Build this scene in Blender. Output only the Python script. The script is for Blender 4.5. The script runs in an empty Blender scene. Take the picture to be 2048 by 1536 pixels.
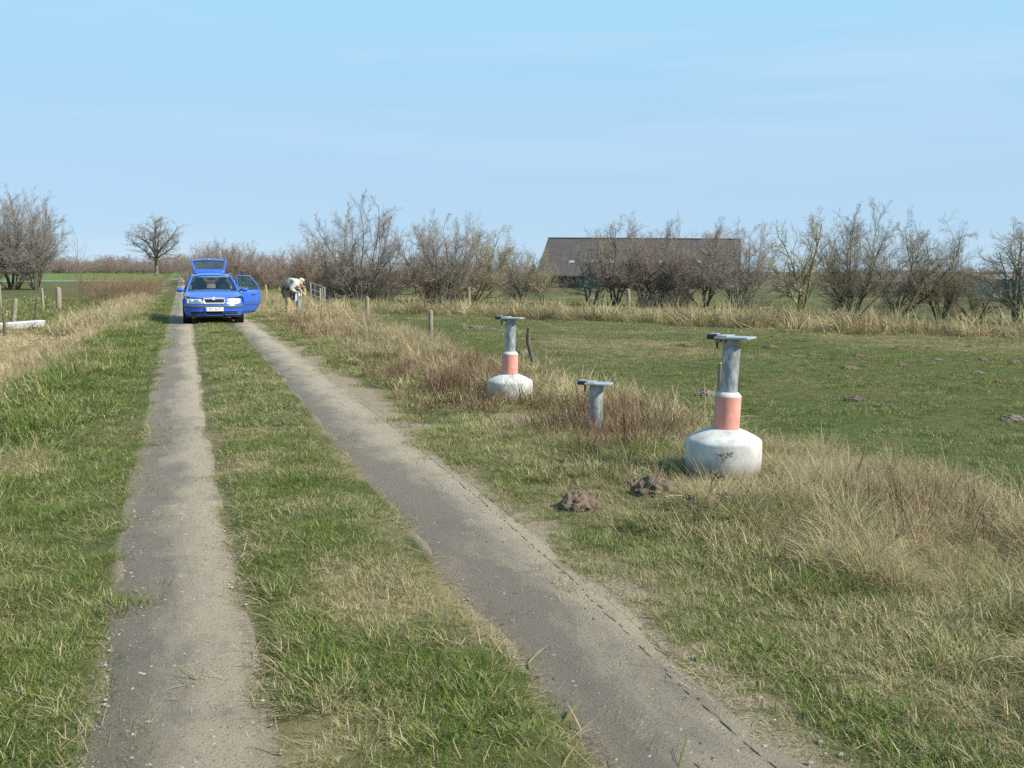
import bpy, bmesh, math, random
import numpy as np
from mathutils import Vector, Matrix, Euler
random.seed(7); RNG = np.random.default_rng(11)
scn = bpy.context.scene
COL = scn.collection
R = math.radians

# ------------------------------------------------------------------ camera
FPX, EYE = 2000.0, 1.5                       # focal length in pixels of a 2048 wide picture, eye height
PITCH = math.atan(225 / FPX)
YAW = math.atan(659 / FPX * math.cos(PITCH))  # the track runs along +Y, the camera looks to the right of it
cam_d = bpy.data.cameras.new('camera'); cam = bpy.data.objects.new('camera', cam_d); COL.objects.link(cam)
cam.location = (0, 0, EYE); cam.rotation_euler = (math.pi / 2 - PITCH, 0, -YAW)
cam_d.sensor_width = 36; cam_d.lens = 36 * FPX / 2048; cam_d.clip_end = 8000; cam_d.clip_start = 0.05
scn.camera = cam
# ------------------------------------------------------------------ sky and sun
SUN_AZ, SUN_EL = R(130), R(40)               # clockwise from +Y
world = bpy.data.worlds.new('World'); scn.world = world; world.use_nodes = True
nt = world.node_tree; nt.nodes.clear()
out = nt.nodes.new('ShaderNodeOutputWorld'); bg = nt.nodes.new('ShaderNodeBackground')
sky = nt.nodes.new('ShaderNodeTexSky'); sky.sky_type = 'NISHITA'; sky.sun_disc = False
sky.sun_elevation = SUN_EL; sky.sun_rotation = SUN_AZ; sky.altitude = 0
sky.air_density = 0.6; sky.dust_density = 0.0; sky.ozone_density = 4.0
bg.inputs['Strength'].default_value = 0.09
tc = nt.nodes.new('ShaderNodeTexCoord'); mp = nt.nodes.new('ShaderNodeMapping')
mp.inputs['Location'].default_value = (5, 2, 1); mp.inputs['Rotation'].default_value = (0.05, -0.15, 0.30); mp.inputs['Scale'].default_value = (0.8, 0.8, 10.0)
ns = nt.nodes.new('ShaderNodeTexNoise'); ns.inputs['Scale'].default_value = 2.1; ns.inputs['Detail'].default_value = 6; ns.inputs['Roughness'].default_value = 0.55
rp = nt.nodes.new('ShaderNodeMapRange'); rp.inputs['From Min'].default_value = 0.50; rp.inputs['From Max'].default_value = 0.80; rp.inputs['To Max'].default_value = 0.34
mx = nt.nodes.new('ShaderNodeMix'); mx.data_type = 'RGBA'; mx.inputs[7].default_value = (5.0, 5.9, 6.9, 1)
L = nt.links.new
L(tc.outputs['Generated'], mp.inputs['Vector']); L(mp.outputs['Vector'], ns.inputs['Vector']); L(ns.outputs['Fac'], rp.inputs['Value'])
veil = nt.nodes.new('ShaderNodeMix'); veil.data_type = 'RGBA'; veil.inputs[0].default_value = 0.85   # even spring haze over the whole sky
sxyz = nt.nodes.new('ShaderNodeSeparateXYZ'); ramp = nt.nodes.new('ShaderNodeValToRGB'); L(tc.outputs['Generated'], sxyz.inputs[0]); L(sxyz.outputs['Z'], ramp.inputs['Fac']); cr_ = ramp.color_ramp
cr_.elements[0].position = 0.0; cr_.elements[0].color = (.33, .465, .59, 1); cr_.elements[1].position = 1.0; cr_.elements[1].color = (.20, .44, .70, 1); e_ = cr_.elements.new(0.26); e_.color = (.305, .555, .735, 1); e_ = cr_.elements.new(0.10); e_.color = (.34, .50, .645, 1)
tenx = nt.nodes.new('ShaderNodeVectorMath'); tenx.operation = 'SCALE'; tenx.inputs['Scale'].default_value = 10.0; L(ramp.outputs['Color'], tenx.inputs[0]); L(tenx.outputs[0], veil.inputs[7])
L(sky.outputs['Color'], veil.inputs[6]); L(rp.outputs['Result'], mx.inputs[0]); L(veil.outputs[2], mx.inputs[6]); L(mx.outputs[2], bg.inputs['Color']); L(bg.outputs['Background'], out.inputs['Surface'])
sun_d = bpy.data.lights.new('sun', 'SUN'); sun = bpy.data.objects.new('sun', sun_d); COL.objects.link(sun)
sun_d.energy = 5.0; sun_d.angle = R(0.53); sun_d.color = (1.0, 0.94, 0.84)
sdir = Vector((math.sin(SUN_AZ) * math.cos(SUN_EL), math.cos(SUN_AZ) * math.cos(SUN_EL), math.sin(SUN_EL)))
sun.rotation_euler = sdir.to_track_quat('Z', 'Y').to_euler()
sun.location = sdir * 60
vs = scn.view_settings; vs.view_transform = 'Standard'; vs.look = 'None'; vs.exposure = 0.66; vs.gamma = 1; vs.use_curve_mapping = False
scn.cycles.max_bounces = 8; scn.cycles.transparent_max_bounces = 16
scn.cycles.use_denoising = False

# ------------------------------------------------------------------ helpers
CF = np.array([math.sin(YAW) * math.cos(PITCH), math.cos(YAW) * math.cos(PITCH), -math.sin(PITCH)])
CR = np.array([math.cos(YAW), -math.sin(YAW), 0.0]); CU = np.cross(CR, CF)
def smooth(a, b, v):
    t = np.clip((np.asarray(v, float) - a) / (b - a), 0, 1); return t * t * (3 - 2 * t)
_lat = np.random.default_rng(5).random((256, 256))
def vnoise(x, y, s, seed=0):
    x = np.asarray(x, float) / s + seed * 17.31; y = np.asarray(y, float) / s + seed * 9.73
    xi = np.floor(x).astype(int); yi = np.floor(y).astype(int); fx = x - xi; fy = y - yi
    fx = fx * fx * (3 - 2 * fx); fy = fy * fy * (3 - 2 * fy)
    g = lambda i, j: _lat[(xi + i) & 255, (yi + j) & 255]
    return (g(0, 0) * (1 - fx) + g(1, 0) * fx) * (1 - fy) + (g(0, 1) * (1 - fx) + g(1, 1) * fx) * fy
def fbm(x, y, s, seed=0):
    return 0.55 * vnoise(x, y, s, seed) + 0.3 * vnoise(x, y, s / 2.3, seed + 1) + 0.15 * vnoise(x, y, s / 5.1, seed + 2)
LT, RT = (-0.37, 0.20), (1.20, 1.90)         # the two wheel tracks across x
def TE(k, y):                                 # k = 0..3: the four edges of the tracks along y
    return np.interp(y, [2, 3.2, 4.5, 6.2, 9.5, 14, 20, 30, 45], [[-.36, -.34, -.33, -.37, -.38, -.40, -.43, -.44, -.44], [.23, .22, .20, .18, .16, .17, .18, .22, .22], [1.18, 1.18, 1.18, 1.24, 1.24, 1.30, 1.34, 1.36, 1.36], [1.73, 1.76, 1.85, 1.90, 1.98, 1.98, 1.95, 1.88, 1.88]][k])
def terrain(x, y):
    x = np.asarray(x, float); y = np.asarray(y, float)
    d = np.hypot(x, y)
    z = -0.22 * smooth(3.6, 6.5, x)
    z = z - 0.42 * smooth(-1.5, -3.0, x) * (1 - 0.6 * smooth(-3.6, -6.5, x))
    left = 1 - smooth(4, 30, x - 0.06 * y)
    z = z + left * 1.25 * smooth(75, 190, y) - (1 - left) * 0.45 * smooth(60, 110, d)
    off = smooth(0.02, 0.5, np.maximum(LT[0] - x, x - RT[1])) 
    mid = smooth(0.0, 0.22, np.minimum(x - LT[1], RT[0] - x))
    near = 1 - smooth(45, 90, d)
    z = z + near * (off * (0.11 * (fbm(x, y, 1.3, 3) - 0.5) + 0.10 * (fbm(x, y, 4.0, 6) - 0.5)) + mid * (0.035 + 0.03 * (fbm(x, y, 0.8, 4) - 0.5)))
    return z
def tz(x, y): return float(terrain(x, y))
def ray(px, py): 
    d = CF + (px - 1024) / FPX * CR - (py - 768) / FPX * CU; return d
def hit(px, py):
    d = ray(px, py); o = np.array([0, 0, EYE]); t = 1.0
    while t < 900:
        p = o + d * t
        if p[2] <= tz(p[0], p[1]): return p
        t += 0.01 + t * 0.002
    return o + d * 300
def at(px, dep):                              # ground point in pixel column px at depth dep
    d = ray(px, 543); d = d / (d @ CF); p = d * dep; return np.array([p[0], p[1], tz(p[0], p[1])])
def zat(py, x, y):                            # height that shows at picture row py above ground point x,y
    dep = None; z = 0.0
    for _ in range(6):
        dep = (np.array([x, y, z - EYE]) @ CF); v = (768 - py) / FPX * dep
        # p.CU = v
        z = EYE + (v - CU[0] * x - CU[1] * y) / CU[2]
    return z

MATS = {}
def mat(name, col=(0.5, 0.5, 0.5), rough=0.6, metal=0.0, var=0.0, scale=8.0, bump=0.0, col2=None, stretch=None, spec=0.5, coat=0.0, detail=5.0, lo=0.3, hi=0.7):
    if name in MATS: return MATS[name]
    m = bpy.data.materials.new(name); m.use_nodes = True; n = m.node_tree.nodes; l = m.node_tree.links.new
    b = n['Principled BSDF']; b.inputs['Roughness'].default_value = rough; b.inputs['Metallic'].default_value = metal
    b.inputs['Specular IOR Level'].default_value = spec; b.inputs['Coat Weight'].default_value = coat
    b.inputs['Base Color'].default_value = (*col, 1)
    if col2 or var or bump:
        c = n.new('ShaderNodeTexCoord'); mpn = n.new('ShaderNodeMapping'); l(c.outputs['Object'], mpn.inputs['Vector'])
        if stretch: mpn.inputs['Scale'].default_value = stretch
        t = n.new('ShaderNodeTexNoise'); t.inputs['Scale'].default_value = scale; t.inputs['Detail'].default_value = detail
        l(mpn.outputs['Vector'], t.inputs['Vector'])
        if col2 is None: col2 = tuple(max(0, v * (1 - var)) for v in col)
        r = n.new('ShaderNodeMapRange'); r.inputs['From Min'].default_value = lo; r.inputs['From Max'].default_value = hi; l(t.outputs['Fac'], r.inputs['Value'])
        x = n.new('ShaderNodeMix'); x.data_type = 'RGBA'; x.inputs[6].default_value = (*col, 1); x.inputs[7].default_value = (*col2, 1)
        l(r.outputs['Result'], x.inputs[0]); l(x.outputs[2], b.inputs['Base Color'])
        if bump:
            bp = n.new('ShaderNodeBump'); bp.inputs['Strength'].default_value = min(1, bump); bp.inputs['Distance'].default_value = 0.01
            l(t.outputs['Fac'], bp.inputs['Height']); l(bp.outputs['Normal'], b.inputs['Normal'])
    MATS[name] = m; return m

def mesh_np(name, V, F, smooth_shade=False):
    me = bpy.data.meshes.new(name); V = np.asarray(V, np.float32); F = np.asarray(F, np.int32)
    k = F.shape[1]
    me.vertices.add(len(V)); me.vertices.foreach_set('co', V.ravel())
    me.loops.add(F.size); me.loops.foreach_set('vertex_index', F.ravel())
    me.polygons.add(len(F)); me.polygons.foreach_set('loop_start', np.arange(0, F.size, k, dtype=np.int32))
    try: me.polygons.foreach_set('loop_total', np.full(len(F), k, np.int32))
    except Exception: pass
    if smooth_shade: me.polygons.foreach_set('use_smooth', np.ones(len(F), bool))
    me.update(calc_edges=True); return me
def link(name, me, m=None, parent=None, loc=None, rot=None):
    o = bpy.data.objects.new(name, me); COL.objects.link(o)
    if m is not None and me is not None and len(me.materials) == 0: me.materials.append(m)
    if parent is not None: o.parent = parent
    if loc is not None: o.location = loc
    if rot is not None: o.rotation_euler = rot
    return o
def tag(o, label, cat, group=None):
    o['label'] = label; o['category'] = cat
    if group: o['group'] = group
    return o
def empty(name, loc=(0, 0, 0), rot=(0, 0, 0), label=None, cat=None, group=None):
    o = bpy.data.objects.new(name, None); COL.objects.link(o); o.location = loc; o.rotation_euler = rot; o.empty_display_size = 0.2
    if label: tag(o, label, cat, group)
    return o
class MB:
    """collects boxes, tubes and lathes into one mesh"""
    def __init__(s): s.bm = bmesh.new()
    def box(s, c, size, rot=None, bev=0.0):
        r = bmesh.ops.create_cube(s.bm, size=1.0); vs_ = r['verts']
        M = Matrix.Translation(c) @ (Euler(rot).to_matrix().to_4x4() if rot is not None else Matrix()) @ Matrix.Diagonal((*size, 1))
        bmesh.ops.transform(s.bm, matrix=M, verts=vs_)
        if bev > 0:
            ed = list({e for v in vs_ for e in v.link_edges}); bmesh.ops.bevel(s.bm, geom=ed, offset=bev, segments=2, affect='EDGES', profile=0.5)
        return s
    def tube(s, pts, rad, n=8, cap=True):
        pts = [Vector(p) for p in pts]; rad = rad if hasattr(rad, '__len__') else [rad] * len(pts); rings = []
        up = Vector((0.3, 0.2, 1)).normalized()
        for i, p in enumerate(pts):
            t = (pts[min(i + 1, len(pts) - 1)] - pts[max(i - 1, 0)]).normalized()
            a = t.cross(up); a = a.normalized() if a.length > 1e-3 else t.orthogonal().normalized(); b = t.cross(a)
            rings.append([s.bm.verts.new(p + (a * math.cos(2 * math.pi * k / n) + b * math.sin(2 * math.pi * k / n)) * rad[i]) for k in range(n)])
        for i in range(len(rings) - 1):
            for k in range(n): s.bm.faces.new((rings[i][k], rings[i][(k + 1) % n], rings[i + 1][(k + 1) % n], rings[i + 1][k]))
        if cap: s.bm.faces.new(rings[0][::-1]); s.bm.faces.new(rings[-1])
        return s
    def lathe(s, prof, n=32, off=(0, 0), cap=True, wob=0.0):
        rings = [[s.bm.verts.new((off[0] + r * math.cos(2 * math.pi * k / n), off[1] + r * math.sin(2 * math.pi * k / n), z)) for k in range(n)] for r, z in prof]
        for i in range(len(rings) - 1):
            for k in range(n): s.bm.faces.new((rings[i][k], rings[i][(k + 1) % n], rings[i + 1][(k + 1) % n], rings[i + 1][k]))
        if cap: s.bm.faces.new(rings[0][::-1]); s.bm.faces.new(rings[-1])
        return s
    def poly(s, pts): s.bm.faces.new([s.bm.verts.new(p) for p in pts]); return s
    def prism(s, pts, d):                     # outline pts (3d, planar) extruded by vector d
        a = [s.bm.verts.new(p) for p in pts]; b = [s.bm.verts.new(Vector(p) + Vector(d)) for p in pts]
        s.bm.faces.new(a[::-1]); s.bm.faces.new(b); k = len(a)
        for i in range(k): s.bm.faces.new((a[i], a[(i + 1) % k], b[(i + 1) % k], b[i]))
        return s
    def grid(s, fn, nu, nv):
        g = [[s.bm.verts.new(fn(i / nu, j / nv)) for j in range(nv + 1)] for i in range(nu + 1)]
        for i in range(nu):
            for j in range(nv): s.bm.faces.new((g[i][j], g[i + 1][j], g[i + 1][j + 1], g[i][j + 1]))
        return s
    def build(s, name, m, parent=None, loc=None, rot=None, shade=None):
        bmesh.ops.recalc_face_normals(s.bm, faces=s.bm.faces)
        me = bpy.data.meshes.new(name); s.bm.to_mesh(me); s.bm.free()
        if shade: 
            me.polygons.foreach_set('use_smooth', np.ones(len(me.polygons), bool))
            try: me.set_sharp_from_angle(angle=R(shade))
            except Exception: pass
        return link(name, me, m, parent, loc, rot)

# ------------------------------------------------------------------ ground sheet
def axis(segs):
    v = []
    for a, b, n in segs: v += list(np.linspace(a, b, n, endpoint=False))
    v.append(segs[-1][1]); return np.array(v)
gx = axis([(-2500, -300, 10), (-300, -60, 24), (-60, -9, 51), (-9, -0.6, 70), (-0.6, 2.6, 40), (2.6, 9, 70), (9, 30, 60), (30, 80, 40), (80, 300, 24), (300, 2500, 10)])
gy = axis([(-60, -2, 12), (-2, 2, 14), (2, 12, 100), (12, 30, 110), (30, 60, 80), (60, 220, 90), (220, 500, 24), (500, 4000, 14)])
X, Y = np.meshgrid(gx, gy, indexing='ij'); Z = terrain(X, Y)
Z -= 0.0
V = np.stack([X.ravel(), Y.ravel(), Z.ravel()], 1); nx, ny = len(gx), len(gy)
I = (np.arange(nx - 1)[:, None] * ny + np.arange(ny - 1)[None, :]).ravel()
Fq = np.stack([I, I + ny, I + ny + 1, I + 1], 1)
gme = mesh_np('ground', V, Fq, True)
def edge_noise(x, y): return (fbm(x, y, 0.45, 41) - 0.5)
def strip_line(x, y):                          # signed distance to the straw strip in front of the hedge (polyline), positive = behind its front edge
    P = np.array([[2, 60], [7.4, 41.5], [11.5, 35.6], [14.6, 29.6], [17.0, 24.4], [20.5, 20.0], [30, 10]], float)
    best = np.full(np.shape(x), 1e9); sg = np.zeros(np.shape(x))
    for a, b in zip(P[:-1], P[1:]):
        d = b - a; t = np.clip(((x - a[0]) * d[0] + (y - a[1]) * d[1]) / (d @ d), 0, 1)
        qx, qy = x - (a[0] + t * d[0]), y - (a[1] + t * d[1]); dist = np.hypot(qx, qy)
        s = d[0] * qy - d[1] * qx; u = dist < best; best = np.where(u, dist, best); sg = np.where(u, np.sign(s), sg)
    return best * sg
def zones(x, y, er=0.0):
    """cover 0..1, height scale, dryness 0..1, sand 0..1, kind of tall growth 0..1, reddish weeds 0..1"""
    x = np.asarray(x, float); y = np.asarray(y, float)
    n1, n2, n3 = fbm(x, y, 1.3, 20), fbm(x, y, 0.42, 23), fbm(x, y, 4.5, 26)
    dl = TE(0, y) - x; dm = np.minimum(x - TE(1, y), TE(2, y) - x); dr = x - TE(3, y)
    left, right = dl > -0.2, dr > -0.2
    mid = (~left) & (~right)
    en = edge_noise(x, y); 
    rawl, rawm, rawr = dl, dm, dr; dl, dm, dr = dl - er, dm - er, dr - er
    cov_l = smooth(-0.17, 0.07, dl + en * 1.0); cov_m = smooth(-0.15, 0.06, dm + en * 0.8)
    sandw = -0.14 + 0.42 * (fbm(x * 0 + 3, y, 2.2, 50) - 0.3)
    cov_r = smooth(-0.12, 0.35, dr - sandw + (n1 - 0.5) * 0.7 + en * 0.8)
    cover = np.where(left, cov_l, np.where(right, cov_r, cov_m))
    sand = np.where(right, 1 - smooth(0.0, 0.5, dr - sandw + (n1 - 0.5) * 0.8), np.where(left, 1 - smooth(-.05, 0.10, dl), 1 - smooth(-.05, 0.08, dm)))
    dl, dm, dr = rawl, rawm, rawr
    # left verge: green, then straw down in the ditch
    TT = np.interp(y, [8, 14, 21, 33, 60], [2.5, 2.05, 1.7, 1.45, 1.25]); sl = smooth(TT - 0.22, TT + 0.25, dl + (n1 - 0.5) * 0.9) * smooth(8, 13, y)
    patch = np.maximum(smooth(0.56, 0.68, n1) * smooth(0.45, 0.9, dl) * 0.9, np.exp(-(((x + 1.35) / 0.42) ** 2 + ((y - 5.0) / 0.9) ** 2))); patch = np.maximum(patch, 0.8 * smooth(1.5, 2.1, dl + (n1 - .5)) * smooth(5, 8, y))
    dry_l = np.clip(0.06 + 0.22 * n2 + 0.9 * sl + 0.6 * patch, 0, 0.97); tall_l = np.clip(0.22 * smooth(0.5, 1.1, dl) + sl + 0.6 * patch, 0, 1)
    dry_l = np.where(y > 40, np.maximum(dry_l, 0.5 * smooth(1.0, 2.0, dl)), dry_l)
    field_l = np.maximum(smooth(6.5, 9.0, dl + n3 * 2), smooth(2.9, 3.7, dl + (n1 - .5) * .8) * smooth(31.5, 34, y)); beamz = (x < -2.5) & (x > -8) & (y > 23.5) & (y < 31.8)
    dry_l = dry_l * (1 - 0.7 * field_l); tall_l = tall_l * (1 - 0.9 * field_l); tall_l = np.where(beamz, tall_l * .06, tall_l)
    # middle
    dry_m = np.clip(0.27 + 0.9 * (n2 - 0.48) + 0.7 * (n1 - 0.5), 0.08, 0.92)
    # right verge
    straw_fence = np.exp(-((x - (4.75 + 0.02 * np.clip(y - 8, 0, 40) * 0 + 0.5 * (n3 - 0.5))) / 0.62) ** 2) * smooth(2, 5, y)
    straw_near = smooth(2.6, 3.4, x + (n1 - 0.5) * 2.4) * (0.35 + 0.65 * smooth(0.38, 0.58, fbm(x, y, 0.8, 57))) * (1 - smooth(5.8, 6.8, y)) 
    straw_far = smooth(2.7, 3.3, x + (n1 - 0.5) * 1.3 - 0.5 * smooth(24, 40, y) * -1) * smooth(9.5, 13, y)
    dry_v = np.clip(0.24 + 0.16 * smooth(0.3, 0.9, dr) + 0.5 * (n2 - 0.4) + 0.75 * straw_fence * smooth(0.25, 0.6, n1) + 0.62 * straw_near * (0.2 + 1.1 * n1) + 0.6 * straw_far * smooth(0.3, 0.6, n1) + 0.45 * smooth(0.52, 0.7, n1) * smooth(0.7, 1.2, dr), 0.05, 0.96)
    tall_v = np.clip(0.16 + 0.30 * smooth(0.5, 1.3, dr) * n1 * 1.6 + 0.95 * straw_fence * smooth(0.25, 0.6, n1) + 0.75 * straw_near * (0.3 + n1) + 0.65 * straw_far * smooth(0.3, 0.6, n1) + 0.5 * smooth(0.5, 0.68, n1) * smooth(0.6, 1.2, dr), 0, 1) * smooth(0.55, 1.25, dr + (n1 - .5) * .6)
    field = smooth(4.9, 5.6, x + (n1 - 0.5) * 0.9)
    dry_f = np.clip(0.17 + 0.4 * smooth(0.42, 0.7, n3) * (0.4 + n2) * smooth(6, 9, x) + 0.2 * (n2 - 0.4), 0.02, 0.8)
    sd = strip_line(x, y); hedge = smooth(-0.15, 0.35, sd + (n1 - 0.5) * 1.0) * (1 - smooth(1.5, 2.5, sd + (n1 - 0.5) * 1.4)) * smooth(5, 9, x)
    dry_r = dry_v * (1 - field) + dry_f * field; tall_r = tall_v * (1 - field)
    dry_r = np.maximum(dry_r, hedge * 0.95); tall_r = np.maximum(tall_r, hedge)
    dry = np.where(left, dry_l, np.where(right, dry_r, dry_m)); tall = np.where(left, tall_l, np.where(right, tall_r, 0.0))
    h = np.where(left, 0.55 + 0.75 * smooth(0.1, 1.1, dl) + 0.35 * n2, np.where(right, np.where(field > 0.5, 0.42 + 0.35 * n2, 0.55 + 0.7 * smooth(0.2, 1.3, dr) + 0.4 * n1), 0.40 + 0.40 * smooth(0, 0.3, dm) * (0.4 + 1.1 * n1)))
    weeds = np.where(right, smooth(0.44, 0.58, fbm(x, y, 1.6, 33)) * np.exp(-((x - 3.75) / 0.75) ** 2) * (smooth(6.6, 7.4, y) * (1 - smooth(26, 34, y))), 0)
    soil = np.where(right, smooth(0.60, 0.68, fbm(x, y, 0.9, 37)) * smooth(0.6, 1.0, dr) * (1 - smooth(4.6, 5.2, x)) * (1 - smooth(9, 12, y)), 0)
    soil = np.maximum(soil, np.exp(-(((x - 3.25) / 0.42) ** 2 + ((y - 5.75) / 0.25) ** 2)))
    soil = np.maximum(soil, np.exp(-(((x - 4.05) / 0.6) ** 2 + ((y - 4.75) / 0.3) ** 2)))
    cover = cover * (1 - 0.75 * soil); h = np.where(left & beamz, h * .5, h)
    clear = np.zeros(np.shape(x))
    for mx_, my_, mr_ in ((2.95, 6.0, .30), (2.36, 5.85, .22), (3.54, 5.95, .55), (3.32, 9.8, .75), (3.55, 8.2, .45), (3.72, 34.3, .5)): clear = np.maximum(clear, np.exp(-(((x - mx_) ** 2 + (y - my_) ** 2) / mr_ ** 2) ** 1.5))
    tall = tall * (1 - 0.94 * clear); h = h * (1 - 0.5 * clear); weeds = weeds * (1 - 0.97 * clear); cover = cover * (1 - 0.4 * clear)
    return cover, h, dry, np.maximum(sand, soil), tall, weeds, np.where(left, field_l, field), hedge
zc = zones(X.ravel(), Y.ravel())
att = gme.color_attributes.new('zone', 'FLOAT_COLOR', 'POINT')
far_meadow = smooth(118, 135, Y.ravel()) * (1 - smooth(12, 40, X.ravel() - 0.06 * Y.ravel()))
att.data.foreach_set('color', np.stack([zc[3], zc[2], zc[6], far_meadow], 1).astype(np.float32).ravel())
gm = bpy.data.materials.new('ground'); gm.use_nodes = True; n = gm.node_tree.nodes; l = gm.node_tree.links.new; b = n['Principled BSDF']
b.inputs['Roughness'].default_value = 0.95; b.inputs['Specular IOR Level'].default_value = 0.15
va = n.new('ShaderNodeAttribute'); va.attribute_name = 'zone'; sp = n.new('ShaderNodeSeparateColor'); l(va.outputs['Color'], sp.inputs['Color'])
co = n.new('ShaderNodeTexCoord')
def noise(scale, detail=6, rough=0.6):
    t = n.new('ShaderNodeTexNoise'); t.inputs['Scale'].default_value = scale; t.inputs['Detail'].default_value = detail; t.inputs['Roughness'].default_value = rough; l(co.outputs['Object'], t.inputs['Vector']); return t
def mixc(f, a, bb):
    x = n.new('ShaderNodeMix'); x.data_type = 'RGBA'
    for s, v in ((0, f), (6, a), (7, bb)):
        if isinstance(v, tuple): x.inputs[s].default_value = (*v, 1)
        elif isinstance(v, (int, float)): x.inputs[s].default_value = v
        else: l(v, x.inputs[s])
    return x.outputs[2]
def mrange(v, a, bb, c=0.0, d=1.0):
    r = n.new('ShaderNodeMapRange'); r.inputs['From Min'].default_value = a; r.inputs['From Max'].default_value = bb; r.inputs['To Min'].default_value = c; r.inputs['To Max'].default_value = d; l(v, r.inputs['Value']); return r.outputs['Result']
nA, nB, nC = noise(0.35, 8, 0.65), noise(9, 8, 0.75), noise(60, 4, 0.8)
green = mixc(mrange(nB.outputs['Fac'], 0.3, 0.7), (0.034, 0.044, 0.014), (0.085, 0.092, 0.032))
green = mixc(mrange(nA.outputs['Fac'], 0.42, 0.66), green, (0.120, 0.108, 0.040))
straw = mixc(mrange(nB.outputs['Fac'], 0.3, 0.7), (0.15, 0.115, 0.06), (0.34, 0.265, 0.145))
soilc = mixc(mrange(nC.outputs['Fac'], 0.35, 0.65), (0.125, 0.096, 0.064), (0.33, 0.265, 0.18))
veg = mixc(mrange(sp.outputs['Green'], 0.25, 0.8), green, straw)
fieldg = mixc(mrange(nA.outputs['Fac'], 0.38, 0.62), (0.058, 0.074, 0.020), (0.110, 0.090, 0.036))
fieldg = mixc(mrange(nB.outputs['Fac'], 0.35, 0.7, 0, 0.6), fieldg, (0.060, 0.080, 0.022))
strawmask = n.new('ShaderNodeMath'); strawmask.operation = 'MULTIPLY'; l(mrange(sp.outputs['Green'], 0.75, 0.3), strawmask.inputs[0]); l(sp.outputs['Blue'], strawmask.inputs[1])
veg = mixc(strawmask.outputs[0], veg, fieldg)
veg = mixc(va.outputs['Alpha'], veg, mixc(mrange(nA.outputs['Fac'], 0.35, 0.65), (0.075, 0.135, 0.025), (0.12, 0.15, 0.04)))
fin = mixc(mrange(sp.outputs['Red'], 0.25, 0.75), veg, soilc)
l(fin, b.inputs['Base Color'])
bp = n.new('ShaderNodeBump'); bp.inputs['Strength'].default_value = 0.9; bp.inputs['Distance'].default_value = 0.03; l(nB.outputs['Fac'], bp.inputs['Height']); l(bp.outputs['Normal'], b.inputs['Normal'])
ground = link('ground', gme, gm); ground['kind'] = 'structure'; ground['label'] = 'flat grassy pasture land with verges beside a farm track'

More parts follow.
